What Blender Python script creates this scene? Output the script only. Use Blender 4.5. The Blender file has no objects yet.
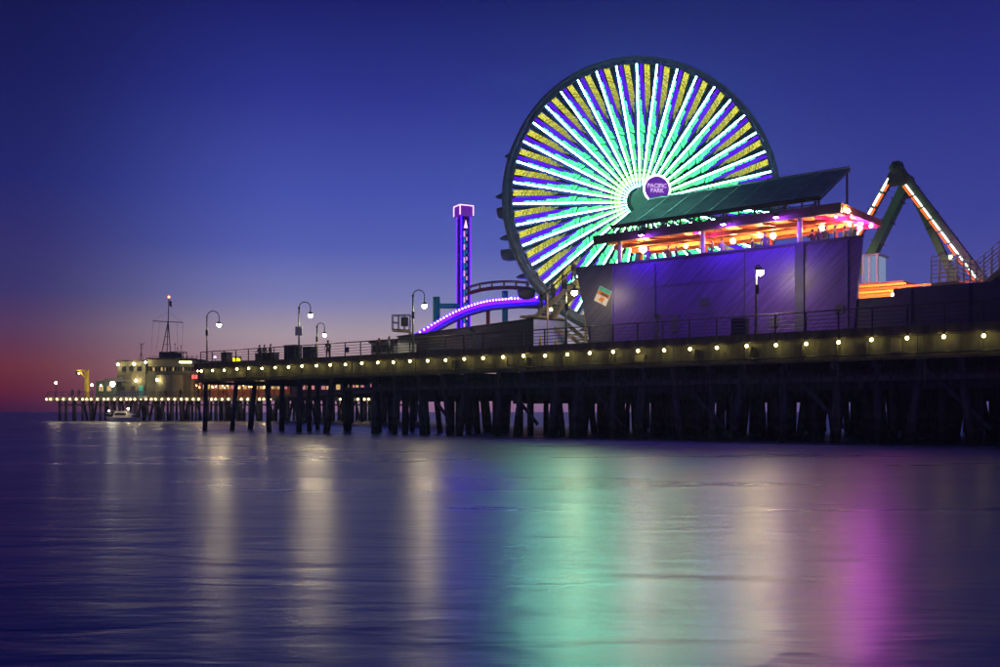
import bpy, bmesh, math, random
from mathutils import Vector, Matrix
random.seed(7)
R = math.radians
scene = bpy.context.scene
C = scene.collection

# ------------------------------------------------------------------ camera
CAM_H, HOR, F = 1.8, 412.0, 1000.0        # metres above the sea, horizon row, focal length (all in 1000x667 photo pixels)
cam_d = bpy.data.cameras.new('camera'); cam = bpy.data.objects.new('camera', cam_d); C.objects.link(cam)
cam.location = (0, 0, CAM_H); cam.rotation_euler = (R(90), 0, 0)
cam_d.sensor_width = 36.0; cam_d.lens = 36.0; cam_d.shift_y = (HOR - 333.5) / 1000.0
cam_d.clip_start = 0.1; cam_d.clip_end = 20000
scene.camera = cam

# ------------------------------------------------------------------ world: dusk sky
def lin(c):
    return tuple(((x/255.0+0.055)/1.055)**2.4 if x > 10 else x/255.0/12.92 for x in c)
world = bpy.data.worlds.new('World'); scene.world = world; world.use_nodes = True
nt = world.node_tree; nt.nodes.clear()
def N(tree, t, **kw):
    n = tree.nodes.new(t)
    for k, v in kw.items(): setattr(n, k, v)
    return n
def ramp(tree, stops, interp='LINEAR'):
    n = tree.nodes.new('ShaderNodeValToRGB'); r = n.color_ramp; r.interpolation = interp
    while len(r.elements) < len(stops): r.elements.new(0.5)
    for e, (p, c) in zip(r.elements, stops):
        e.position = p; e.color = (*c, 1) if len(c) == 3 else c
    return n
tc = N(nt, 'ShaderNodeTexCoord'); sep = N(nt, 'ShaderNodeSeparateXYZ'); nt.links.new(tc.outputs['Generated'], sep.inputs[0])
el = N(nt, 'ShaderNodeMath', operation='MULTIPLY'); el.inputs[1].default_value = 1.6; nt.links.new(sep.outputs['Z'], el.inputs[0])
az = N(nt, 'ShaderNodeMath', operation='ARCTAN2'); nt.links.new(sep.outputs['X'], az.inputs[0]); nt.links.new(sep.outputs['Y'], az.inputs[1])
def sky(stops):   # stops: (photo row at the frame's middle, sRGB)
    s = []
    for y, c in stops:
        t = (HOR - y) / 1000.0
        s.append((max(0.0, min(1.0, 1.6 * t / math.sqrt(1 + t*t))), lin(c)))
    s.append((1.0, tuple(x*0.35 for x in s[-1][1])))
    n = ramp(nt, s); nt.links.new(el.outputs[0], n.inputs[0]); return n
mid = sky([(412, (146, 104, 146)), (375, (182, 140, 150)), (335, (178, 160, 172)), (300, (130, 132, 188)), (250, (88, 99, 184)), (200, (72, 84, 175)), (100, (46, 52, 143)), (0, (26, 27, 103))])
left = sky([(412, (64, 26, 66)), (392, (104, 36, 56)), (370, (116, 52, 64)), (335, (92, 60, 98)), (300, (62, 55, 112)), (200, (36, 39, 110)), (100, (25, 28, 90)), (0, (16, 19, 72))])
right = sky([(412, (96, 88, 150)), (335, (88, 90, 160)), (280, (76, 80, 160)), (230, (61, 66, 153)), (100, (40, 43, 130)), (0, (26, 26, 100))])
def azfac(a0, a1):
    m = N(nt, 'ShaderNodeMapRange', interpolation_type='SMOOTHSTEP')
    m.inputs['From Min'].default_value = R(a0); m.inputs['From Max'].default_value = R(a1)
    nt.links.new(az.outputs[0], m.inputs['Value']); return m
def mixc(tree, fac, a, b):
    m = N(tree, 'ShaderNodeMix', data_type='RGBA')
    tree.links.new(fac, m.inputs[0]); tree.links.new(a, m.inputs[6]); tree.links.new(b, m.inputs[7]); return m
m1 = mixc(nt, azfac(-11, -26.8).outputs[0], mid.outputs[0], left.outputs[0])
m2 = mixc(nt, azfac(-4, 24).outputs[0], m1.outputs[2], right.outputs[0])
bg = N(nt, 'ShaderNodeBackground'); bg.inputs['Strength'].default_value = 1.0
nt.links.new(m2.outputs[2], bg.inputs['Color'])
wo = N(nt, 'ShaderNodeOutputWorld'); nt.links.new(bg.outputs[0], wo.inputs[0])

# ------------------------------------------------------------------ exposure / render
vs = scene.view_settings; vs.view_transform = 'Standard'; vs.look = 'None'; vs.exposure = 0.0; vs.gamma = 1.0
vs.use_curve_mapping = False
cy = scene.cycles
cy.use_denoising = True; cy.max_bounces = 4; cy.diffuse_bounces = 2; cy.glossy_bounces = 3
cy.sample_clamp_indirect = 4.0; cy.sample_clamp_direct = 0.0; cy.caustics_reflective = False; cy.caustics_refractive = False

# ------------------------------------------------------------------ materials
def mat(name, color, rough=0.7, metal=0.0, var=0.35, scale=6.0, bump=0.0, bscale=40.0, stretch=(1, 1, 1), spec=0.5):
    m = bpy.data.materials.new(name); m.use_nodes = True; t = m.node_tree; b = t.nodes['Principled BSDF']
    co = N(t, 'ShaderNodeTexCoord'); mp = N(t, 'ShaderNodeMapping'); mp.inputs['Scale'].default_value = stretch
    t.links.new(co.outputs['Object'], mp.inputs[0])
    no = N(t, 'ShaderNodeTexNoise'); no.inputs['Scale'].default_value = scale; no.inputs['Detail'].default_value = 5
    t.links.new(mp.outputs[0], no.inputs[0])
    r = ramp(t, [(0.25, tuple(x*(1-var) for x in color)), (0.75, tuple(min(1, x*(1+var)) for x in color))])
    t.links.new(no.outputs['Fac'], r.inputs[0]); t.links.new(r.outputs[0], b.inputs['Base Color'])
    b.inputs['Roughness'].default_value = rough; b.inputs['Metallic'].default_value = metal
    b.inputs['Specular IOR Level'].default_value = spec
    if bump:
        n2 = N(t, 'ShaderNodeTexNoise'); n2.inputs['Scale'].default_value = bscale; n2.inputs['Detail'].default_value = 4
        t.links.new(mp.outputs[0], n2.inputs[0])
        bp = N(t, 'ShaderNodeBump'); bp.inputs['Strength'].default_value = bump; bp.inputs['Distance'].default_value = 0.02
        t.links.new(n2.outputs['Fac'], bp.inputs['Height']); t.links.new(bp.outputs[0], b.inputs['Normal'])
    return m
def emis(name, color, strength):
    m = bpy.data.materials.new(name); m.use_nodes = True; t = m.node_tree; t.nodes.clear()
    e = N(t, 'ShaderNodeEmission'); e.inputs[0].default_value = (*color, 1); e.inputs[1].default_value = strength
    o = N(t, 'ShaderNodeOutputMaterial'); t.links.new(e.outputs[0], o.inputs[0]); return m
M = {}
M['timber'] = mat('weathered_timber', (0.115, 0.095, 0.075), 0.8, var=0.5, scale=3, bump=0.6, bscale=9, stretch=(1, 1, 0.25))
M['pile'] = mat('tarred_pile', (0.115, 0.10, 0.10), 0.75, var=0.55, scale=5, bump=0.8, bscale=14, stretch=(1, 1, 0.2))
def tide(m):
    t = m.node_tree; b = t.nodes['Principled BSDF']; src = b.inputs['Base Color'].links[0].from_socket
    g = N(t, 'ShaderNodeNewGeometry'); sp_ = N(t, 'ShaderNodeSeparateXYZ'); t.links.new(g.outputs['Position'], sp_.inputs[0])
    no = N(t, 'ShaderNodeTexNoise'); no.inputs['Scale'].default_value = 1.7; no.inputs['Detail'].default_value = 6; t.links.new(g.outputs['Position'], no.inputs[0])
    ad = N(t, 'ShaderNodeMath', operation='MULTIPLY_ADD'); ad.inputs[1].default_value = 1.1; t.links.new(no.outputs['Fac'], ad.inputs[0]); t.links.new(sp_.outputs['Z'], ad.inputs[2])
    mr = N(t, 'ShaderNodeMapRange'); mr.inputs['From Min'].default_value = 0.0; mr.inputs['From Max'].default_value = 4.0; t.links.new(ad.outputs[0], mr.inputs['Value'])
    r = ramp(t, [(0.0, (0.16, 0.22, 0.13)), (0.28, (0.22, 0.24, 0.17)), (0.36, (0.75, 0.72, 0.62)), (0.45, (0.5, 0.5, 0.45)), (0.52, (1, 1, 1))]); t.links.new(mr.outputs[0], r.inputs[0])
    mx = N(t, 'ShaderNodeMix', data_type='RGBA', blend_type='MULTIPLY'); mx.inputs[0].default_value = 1.0
    t.links.new(src, mx.inputs[6]); t.links.new(r.outputs[0], mx.inputs[7]); t.links.new(mx.outputs[2], b.inputs['Base Color'])
tide(M['pile'])
M['deck'] = mat('deck_boards', (0.13, 0.11, 0.09), 0.85, var=0.4, scale=2)
M['fascia'] = mat('fascia_boards', (0.10, 0.10, 0.075), 0.8, var=0.55, scale=3, bump=0.5, bscale=8, stretch=(1, 1, 0.3))
M['rail'] = mat('rail_paint', (0.045, 0.047, 0.06), 0.5, var=0.3)
M['post'] = mat('lamp_post_paint', (0.035, 0.05, 0.05), 0.45, var=0.3)
M['steel'] = mat('wheel_steel', (0.30, 0.36, 0.38), 0.5, metal=0.3, var=0.25, scale=2)
M['spokegreen'] = mat('spoke_green_paint', (0.05, 0.15, 0.15), 0.5, var=0.25)
M['hubgreen'] = mat('hub_green_paint', (0.008, 0.035, 0.03), 0.7, var=0.2, spec=0.1)
M['gondola'] = mat('gondola_paint', (0.14, 0.13, 0.20), 0.5, var=0.2)
M['canopyfab'] = mat('gondola_canopy', (0.12, 0.16, 0.20), 0.6, var=0.2)
M['roofmetal'] = mat('corrugated_roof', (0.30, 0.50, 0.48), 0.36, metal=0.4, var=0.25, scale=1.2)
M['redpaint'] = mat('red_orange_paint', (0.55, 0.10, 0.035), 0.55, var=0.25, scale=2)
M['brownpaint'] = mat('brown_fascia_paint', (0.10, 0.055, 0.045), 0.6, var=0.3)
M['floorred'] = mat('canopy_ceiling_paint', (0.50, 0.16, 0.09), 0.6, var=0.25, scale=1.5)
M['column'] = mat('column_paint', (0.45, 0.44, 0.48), 0.45, var=0.15)
M['darkblue'] = mat('dark_blue_paint', (0.04, 0.035, 0.13), 0.6, var=0.3, scale=1.0, bump=0.2, bscale=6)
M['white'] = mat('white_paint', (0.62, 0.62, 0.66), 0.5, var=0.12, scale=1.5)
M['bluewhite'] = mat('blue_white_paint', (0.42, 0.48, 0.72), 0.5, var=0.12, scale=1.5)
M['offwhite'] = mat('dirty_white_paint', (0.45, 0.46, 0.48), 0.55, var=0.2, scale=1.5)
M['olive'] = mat('cream_stucco', (0.20, 0.19, 0.12), 0.8, var=0.2, scale=0.6)
M['darkroof'] = mat('dark_roof', (0.06, 0.05, 0.055), 0.8, var=0.3)
M['glassdark'] = mat('dark_window_glass', (0.02, 0.025, 0.035), 0.08, var=0.1)
M['teal'] = mat('teal_paint', (0.05, 0.60, 0.58), 0.45, var=0.15)
M['green'] = mat('green_paint', (0.04, 0.48, 0.34), 0.45, var=0.2)
M['ridegreen'] = mat('ride_leg_green', (0.12, 0.36, 0.11), 0.45, var=0.25)
M['ridedark'] = mat('ride_leg_dark', (0.05, 0.09, 0.07), 0.45, var=0.25)
M['bluecol'] = mat('blue_paint', (0.03, 0.05, 0.30), 0.45, var=0.2)
M['redtrack'] = mat('red_track_paint', (0.42, 0.07, 0.09), 0.45, var=0.2)
M['purple'] = mat('purple_track_paint', (0.16, 0.04, 0.32), 0.4, var=0.2)
M['yellow'] = mat('yellow_paint', (0.62, 0.45, 0.05), 0.5, var=0.15)
M['orange'] = mat('orange_panel_paint', (0.60, 0.17, 0.03), 0.55, var=0.3, scale=1.5)
M['concrete'] = mat('stair_concrete', (0.22, 0.20, 0.19), 0.8, var=0.25, bump=0.2)
M['trailer'] = mat('trailer_siding_paint', (0.035, 0.026, 0.085), 0.75, var=0.3, scale=1.0, spec=0.08)
M['shed'] = mat('shed_green_paint', (0.05, 0.075, 0.06), 0.7, var=0.3)
M['tan'] = mat('tan_stair_timber', (0.40, 0.33, 0.22), 0.7, var=0.25, scale=3)
M['dark'] = mat('black_metal', (0.02, 0.02, 0.025), 0.5, var=0.2)
M['cabinet'] = mat('dark_cabinet', (0.03, 0.032, 0.06), 0.5, var=0.25)
M['flagred'] = mat('flag_cloth', (0.18, 0.03, 0.06), 0.8, var=0.5, scale=14)
M['skin'] = mat('skin', (0.35, 0.20, 0.14), 0.6, var=0.1)
for i, c in enumerate([(0.025, 0.028, 0.05), (0.06, 0.03, 0.045), (0.10, 0.10, 0.13), (0.03, 0.05, 0.045), (0.20, 0.18, 0.22), (0.05, 0.05, 0.055)]):
    M['cloth%d' % i] = mat('cloth_%s' % 'abcdef'[i], c, 0.85, var=0.3, scale=12)
# things that give off light
M['bulb'] = emis('deck_bulb_glow', (1.0, 0.80, 0.25), 29)
M['bulbfar'] = emis('far_bulb_glow', (1.0, 0.78, 0.34), 22)
M['lamp'] = emis('street_lamp_glow', (1.0, 0.80, 0.42), 400)
M['lampsoft'] = emis('soft_street_lamp_glow', (1.0, 0.82, 0.40), 260)
M['flood'] = emis('flood_lamp_glow', (1.0, 0.93, 0.66), 60)
M['farlamp'] = emis('far_lamp_glow', (1.0, 0.80, 0.42), 90)
M['warm'] = emis('canopy_lamp_glow', (1.0, 0.68, 0.26), 400)
M['pinkl'] = emis('pink_lamp_glow', (0.85, 0.02, 1.0), 700)
M['violet'] = emis('violet_spot_glow', (0.28, 0.04, 1.0), 1700)
M['ledwhite'] = emis('white_led', (0.98, 1.0, 0.86), 3.0)
M['ledpurple'] = emis('purple_led', (0.11, 0.002, 0.85), 1.1)
M['ledtop'] = emis('tower_outline_led', (1.0, 0.55, 1.0), 1.7)
M['ledviolet'] = emis('track_violet_led', (0.034, 0.0015, 1.0), 11.5)
M['ledtower_added'] = emis('added_tower_violet_led', (0.04, 0.001, 1.0), 9.0)
M['ledpearl'] = emis('track_pearl_led', (0.85, 0.66, 1.0), 6)
M['ledorange'] = emis('ride_orange_led', (1.0, 0.16, 0.02), 1.3)
M['ledpink'] = emis('tower_pink_led', (0.85, 0.42, 0.85), 1.0)
M['ledblue'] = emis('tower_blue_led', (0.05, 0.25, 0.65), 0.6)
M['fluor'] = emis('fluorescent_tube_glow', (1.0, 1.0, 0.40), 14)
M['redl'] = emis('red_sign_glow', (1.0, 0.05, 0.05), 5)
M['redbeacon'] = emis('red_beacon_glow', (1.0, 0.10, 0.04), 20)
M['bluel'] = emis('blue_lamp_glow', (0.35, 0.35, 1.0), 10)
M['neon'] = emis('yellow_neon', (1.0, 0.85, 0.02), 2.2)
M['signp'] = emis('purple_sign_face', (0.12, 0.015, 0.36), 1.0)
M['signt'] = emis('pink_sign_letters', (0.80, 0.50, 0.95), 1.0)
M['win'] = emis('lit_window', (1.0, 0.66, 0.26), 0.7)
M['winpink'] = emis('pink_lit_window', (1.0, 0.35, 0.38), 0.6)
M['screen'] = emis('bluewhite_panel', (0.45, 0.6, 1.0), 0.42)
M['stringwarm'] = emis('orange_string_glow', (1.0, 0.50, 0.12), 34)
def radial_led(name, stops, strength, dash, floor=0.06):
    """LED strip whose colour runs along its length (object space z = distance from the hub), with unlit joints."""
    m = bpy.data.materials.new(name); m.use_nodes = True; t = m.node_tree; t.nodes.clear()
    co = N(t, 'ShaderNodeTexCoord'); s = N(t, 'ShaderNodeSeparateXYZ'); t.links.new(co.outputs['Object'], s.inputs[0])
    d = N(t, 'ShaderNodeMath', operation='DIVIDE'); d.inputs[1].default_value = 12.2; t.links.new(s.outputs['Z'], d.inputs[0])
    r = ramp(t, stops); t.links.new(d.outputs[0], r.inputs[0])
    e = N(t, 'ShaderNodeEmission'); t.links.new(r.outputs[0], e.inputs[0])
    mu = N(t, 'ShaderNodeMath', operation='MULTIPLY'); mu.inputs[1].default_value = dash; t.links.new(s.outputs['Z'], mu.inputs[0])
    ad = N(t, 'ShaderNodeMath', operation='MULTIPLY_ADD'); ad.inputs[1].default_value = 3.7; t.links.new(s.outputs['X'], ad.inputs[0]); t.links.new(mu.outputs[0], ad.inputs[2])
    no = N(t, 'ShaderNodeTexNoise'); no.inputs['Scale'].default_value = 1.0; no.noise_dimensions = '1D'; t.links.new(ad.outputs[0], no.inputs['W'])
    mr = N(t, 'ShaderNodeMapRange'); mr.inputs['From Min'].default_value = 0.36; mr.inputs['From Max'].default_value = 0.46
    mr.inputs['To Min'].default_value = floor * strength; mr.inputs['To Max'].default_value = strength
    t.links.new(no.outputs['Fac'], mr.inputs['Value']); t.links.new(mr.outputs[0], e.inputs[1])
    o = N(t, 'ShaderNodeOutputMaterial'); t.links.new(e.outputs[0], o.inputs[0]); return m
M['ledteal'] = radial_led('teal_led', [(0.05, (0.55, 0.95, 0.10)), (0.28, (0.12, 0.95, 0.16)), (0.5, (0.05, 0.95, 0.24)), (0.9, (0.08, 0.95, 0.29))], 3.2, 5.0)
M['ledyellow'] = radial_led('yellow_led', [(0.6, (0.10, 0.22, 0.12)), (0.78, (0.42, 0.44, 0.06)), (0.98, (0.80, 0.76, 0.07))], 1.35, 6.0, 0.3)
M['ledmint'] = radial_led('wheel_white_led', [(0.10, (0.05, 0.13, 0.10)), (0.30, (0.13, 0.36, 0.26)), (0.5, (0.28, 1.0, 0.70))], 46.0, 1.0, 1.0)
def plank_wall(name, base, ang, pitch):
    """painted siding laid on the diagonal: seams from a wave along (x,z) of the pier frame"""
    m = bpy.data.materials.new(name); m.use_nodes = True; t = m.node_tree; b = t.nodes['Principled BSDF']
    co = N(t, 'ShaderNodeTexCoord'); mp = N(t, 'ShaderNodeMapping'); mp.inputs['Rotation'].default_value = (0, ang, 0)
    t.links.new(co.outputs['Object'], mp.inputs[0])
    w = N(t, 'ShaderNodeTexWave', wave_type='BANDS', bands_direction='Z', wave_profile='SAW'); w.inputs['Scale'].default_value = 0.31416/pitch; w.inputs['Distortion'].default_value = 0.15
    t.links.new(mp.outputs[0], w.inputs[0])
    mp2 = N(t, 'ShaderNodeMapping'); mp2.inputs['Scale'].default_value = (0.25, 1, 5); t.links.new(mp.outputs[0], mp2.inputs[0])
    no = N(t, 'ShaderNodeTexNoise'); no.inputs['Scale'].default_value = 1.6; no.inputs['Detail'].default_value = 6; t.links.new(mp2.outputs[0], no.inputs[0])
    r = ramp(t, [(0.3, tuple(x*0.55 for x in base)), (0.72, tuple(x*1.35 for x in base))]); t.links.new(no.outputs['Fac'], r.inputs[0])
    t.links.new(r.outputs[0], b.inputs['Base Color']); b.inputs['Roughness'].default_value = 0.42
    bp = N(t, 'ShaderNodeBump'); bp.inputs['Strength'].default_value = 0.55; bp.inputs['Distance'].default_value = 0.03
    t.links.new(w.outputs['Fac'], bp.inputs['Height']); t.links.new(bp.outputs[0], b.inputs['Normal'])
    return m
M['purplewall'] = plank_wall('purple_diagonal_siding', (0.10, 0.045, 0.38), R(42), 0.16)
M['greywall'] = plank_wall('grey_diagonal_siding', (0.06, 0.06, 0.14), R(42), 0.16)

# ------------------------------------------------------------------ frames
UX, UY = 1.2/1.56205, -1.0/1.56205          # along the pier, to the right
NX, NY = 1.0/1.56205, 1.2/1.56205           # across the pier, away from the camera
OX, OY = 25.3, 52.3
PA = math.atan2(UY, UX)
def W(p):                                   # pier frame (u along, w across, z up) -> world
    u, w, z = p
    return (OX + UX*u + NX*w, OY + UY*u + NY*w, z)
def uof(px, w):
    k = (px - 500.0)/F
    return (k*(OY + NY*w) - OX - NX*w)/(UX - k*UY)
def zof(py, u, w): return CAM_H + (HOR - py)*(OY + UY*u + NY*w)/F
def P(px, py, w):
    u = uof(px, w); return (u, w, zof(py, u, w))
def A(px, py, Y): return ((px - 500.0)*Y/F, Y, CAM_H + (HOR - py)*Y/F)

INV = {}
def thing(name, label, cat, base, group=None, ang=PA):
    o = bpy.data.objects.new(name, None); C.objects.link(o); o.empty_display_size = 0.3
    o.location = base; o.rotation_euler = (0, 0, ang)
    o['label'] = label; o['category'] = cat
    if group: o['group'] = group
    INV[o.name] = (Matrix.Translation(Vector(base)) @ Matrix.Rotation(ang, 4, 'Z')).inverted()
    return o
class MB:
    def __init__(s, xf=None): s.v = []; s.f = []; s.m = []; s.xf = xf; s.cur = 0
    def add(s, vs, fs):
        o = len(s.v); s.v += [tuple(v) for v in vs]; s.f += [tuple(i+o for i in f) for f in fs]; s.m += [s.cur]*len(fs); return s
    def box(s, x0, x1, y0, y1, z0, z1):
        return s.add([(x0,y0,z0),(x1,y0,z0),(x1,y1,z0),(x0,y1,z0),(x0,y0,z1),(x1,y0,z1),(x1,y1,z1),(x0,y1,z1)],
                     [(0,3,2,1),(4,5,6,7),(0,1,5,4),(1,2,6,5),(2,3,7,6),(3,0,4,7)])
    def hexa(s, a, b):                      # two quads of four points
        return s.add(list(a)+list(b), [(0,3,2,1),(4,5,6,7),(0,1,5,4),(1,2,6,5),(2,3,7,6),(3,0,4,7)])
    def bar(s, p, q, wd, ht, up=(0, 0, 1)):
        p, q, up = Vector(p), Vector(q), Vector(up); d = (q-p).normalized()
        if abs(d.dot(up)) > 0.98: up = Vector((0, 1, 0))
        a = d.cross(up).normalized()*(wd/2); b = a.cross(d).normalized()*(ht/2)
        return s.hexa([p-a-b, p+a-b, p+a+b, p-a+b], [q-a-b, q+a-b, q+a+b, q-a+b])
    def tube(s, pts, r, n=7, closed=False, cap=True):
        pts = [Vector(p) for p in pts]; k = len(pts); vs = []; prev = None
        for i, p in enumerate(pts):
            if closed: d = pts[(i+1) % k]-pts[i-1]
            else: d = pts[min(i+1, k-1)]-pts[max(i-1, 0)]
            d.normalize()
            if prev is None:
                a = d.orthogonal().normalized()
            else:
                a = (prev - d*prev.dot(d)).normalized()
            prev = a; b = d.cross(a); rr = r[i] if isinstance(r, (list, tuple)) else r
            vs += [p + (a*math.cos(t)+b*math.sin(t))*rr for t in [2*math.pi*j/n for j in range(n)]]
        fs = []
        for i in range(k if closed else k-1):
            j = (i+1) % k
            for t in range(n): fs.append((i*n+t, i*n+(t+1) % n, j*n+(t+1) % n, j*n+t))
        if cap and not closed: fs += [tuple(range(n-1, -1, -1)), tuple(range((k-1)*n, k*n))]
        return s.add(vs, fs)
    def ball(s, c, r, seg=8, rings=5, sz=1.0):
        vs = [(c[0], c[1], c[2]-r*sz)]; fs = []
        for i in range(1, rings):
            t = math.pi*i/rings
            for j in range(seg):
                a = 2*math.pi*j/seg; vs.append((c[0]+r*math.sin(t)*math.cos(a), c[1]+r*math.sin(t)*math.sin(a), c[2]-r*sz*math.cos(t)))
        vs.append((c[0], c[1], c[2]+r*sz)); L = len(vs)-1
        for j in range(seg):
            fs.append((0, 1+(j+1) % seg, 1+j)); b = 1+(rings-2)*seg; fs.append((L, b+j, b+(j+1) % seg))
        for i in range(rings-2):
            for j in range(seg):
                a = 1+i*seg; fs.append((a+j, a+(j+1) % seg, a+seg+(j+1) % seg, a+seg+j))
        return s.add(vs, fs)
    def lathe(s, c, prof, n=12):            # prof: (r, z)
        vs = []; fs = []
        for r, z in prof:
            vs += [(c[0]+r*math.cos(2*math.pi*j/n), c[1]+r*math.sin(2*math.pi*j/n), c[2]+z) for j in range(n)]
        for i in range(len(prof)-1):
            for j in range(n): fs.append((i*n+j, i*n+(j+1) % n, (i+1)*n+(j+1) % n, (i+1)*n+j))
        fs += [tuple(range(n-1, -1, -1)), tuple(range((len(prof)-1)*n, len(prof)*n))]
        return s.add(vs, fs)
    def prism(s, poly, off):                # polygon of points pushed along off
        k = len(poly); o = Vector(off)
        vs = [Vector(p) for p in poly] + [Vector(p)+o for p in poly]
        fs = [tuple(range(k-1, -1, -1)), tuple(range(k, 2*k))] + [(i, (i+1) % k, k+(i+1) % k, k+i) for i in range(k)]
        return s.add(vs, fs)
    def build(s, name, mats, parent=None, root=None, smooth=False):
        vs = s.v
        if s.xf: vs = [s.xf(v) for v in vs]
        r = None if root is False else (root or parent)
        if r is not None and r.name in INV:
            mi = INV[r.name]; vs = [tuple(mi @ Vector(v)) for v in vs]
        me = bpy.data.meshes.new(name); me.from_pydata(vs, [], s.f)
        for m in (mats if isinstance(mats, (list, tuple)) else [mats]): me.materials.append(M[m] if isinstance(m, str) else m)
        me.polygons.foreach_set('material_index', s.m)
        if smooth: me.polygons.foreach_set('use_smooth', [True]*len(s.f))
        bm = bmesh.new(); bm.from_mesh(me); bmesh.ops.recalc_face_normals(bm, faces=bm.faces); bm.to_mesh(me); bm.free()
        me.update()
        o = bpy.data.objects.new(name, me); C.objects.link(o)
        if parent is not None: o.parent = parent
        return o
def tag(o, label, cat, group=None):
    o['label'] = label; o['category'] = cat
    if group: o['group'] = group
    return o
def inst(src, parent, loc=(0, 0, 0), rot=(0, 0, 0)):
    o = src.copy(); C.objects.link(o); o.parent = parent; o.location = loc; o.rotation_euler = rot; return o
def text_mesh(body, size, extrude, name, m, parent, matrix, bold=0.0, spacing=1.0):
    cu = bpy.data.curves.new(name, 'FONT'); cu.body = body; cu.size = size; cu.extrude = extrude; cu.align_x = 'CENTER'; cu.align_y = 'CENTER'
    cu.offset = bold; cu.resolution_u = 2; cu.space_line = spacing
    t = bpy.data.objects.new(name+'_tmp', cu); C.objects.link(t)
    me = bpy.data.meshes.new_from_object(t.evaluated_get(bpy.context.evaluated_depsgraph_get()))
    bpy.data.objects.remove(t); bpy.data.curves.remove(cu)
    me.transform(matrix); me.materials.clear(); me.materials.append(M[m]); me.name = name
    o = bpy.data.objects.new(name, me); C.objects.link(o); o.parent = parent; return o
DECK = 6.3

# ================================================================== THE SEA
def make_sea():
    mb = MB(); mb.add([(-6000, -60, 0), (6000, -60, 0), (6000, 9000, 0), (-6000, 9000, 0)], [(0, 1, 2, 3)])
    m = bpy.data.materials.new('long_exposure_sea'); m.use_nodes = True; t = m.node_tree; b = t.nodes['Principled BSDF']
    b.inputs['Base Color'].default_value = (0.055, 0.055, 0.38, 1); b.inputs['IOR'].default_value = 1.40
    co = N(t, 'ShaderNodeTexCoord')
    def noise(sx, sy, det, dist=0.0):
        mp = N(t, 'ShaderNodeMapping'); mp.inputs['Scale'].default_value = (sx, sy, 1); t.links.new(co.outputs['Object'], mp.inputs[0])
        n = N(t, 'ShaderNodeTexNoise'); n.inputs['Scale'].default_value = 1; n.inputs['Detail'].default_value = det; n.inputs['Distortion'].default_value = dist
        t.links.new(mp.outputs[0], n.inputs[0]); return n
    n1 = noise(0.42, 1.1, 3, 0.4); n2 = noise(2.0, 6.5, 3); n3 = noise(0.05, 0.22, 4, 0.6)
    ad = N(t, 'ShaderNodeMath', operation='MULTIPLY_ADD'); ad.inputs[1].default_value = 0.15; t.links.new(n2.outputs['Fac'], ad.inputs[0]); t.links.new(n1.outputs['Fac'], ad.inputs[2])
    bp = N(t, 'ShaderNodeBump'); bp.inputs['Strength'].default_value = 1.0; bp.inputs['Distance'].default_value = 0.045
    t.links.new(ad.outputs[0], bp.inputs['Height']); t.links.new(bp.outputs[0], b.inputs['Normal'])
    r = ramp(t, [(0.35, (0.26,)*3), (0.65, (0.335,)*3)]); t.links.new(n3.outputs['Fac'], r.inputs[0]); t.links.new(r.outputs[0], b.inputs['Roughness'])
    M['sea'] = m
    o = mb.build('sea', 'sea'); o['kind'] = 'structure'
make_sea()

# ================================================================== THE PIER
pier = thing('pier', 'long timber pier on dark piles carrying the ferris wheel and purple building', 'pier', W((-30, 20, 0)))
UL, UR, WD = -72.0, 26.0, 45.0
MB(W).box(UL, -50.0, 0.0, 13.5, 6.0, DECK).build('deck', 'deck', pier)
MB(W).box(-49.99, UR, 0.0, WD, 6.0, DECK).build('deck', 'deck', pier)
MB(W).box(UL, UR, -0.12, 0.28, 6.02, 6.52).build('kerb_beam', 'timber', pier)
u = UL
while u < UR:                               # fascia boards hung under the deck edge
    L = random.uniform(3.2, 5.2); e = min(u+L, UR)
    d = random.uniform(-0.03, 0.04)
    MB(W).box(u+0.012, e-0.012, 0.34+d, 0.46+d, 4.86, 6.0).build('fascia_board', 'fascia', pier)
    u = e
MB(W).box(UL, UR, -0.06, 0.42, 4.70, 4.855).build('ledge_beam', 'timber', pier)
MB(W).box(-50.0, UR, 0.10, 0.40, 3.55, 3.85).build('lower_wale', 'pile', pier)
MB(W).tube([(UL, -0.02, 5.02), (UR, -0.02, 5.02)], 0.05, 6).build('pipe', 'rail', pier)
bu = UL + 0.8; k = 0
UN = -50.0                                  # left of here the deck stands on fewer, wider spaced piles
rest = MB(W); npile = 0
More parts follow.
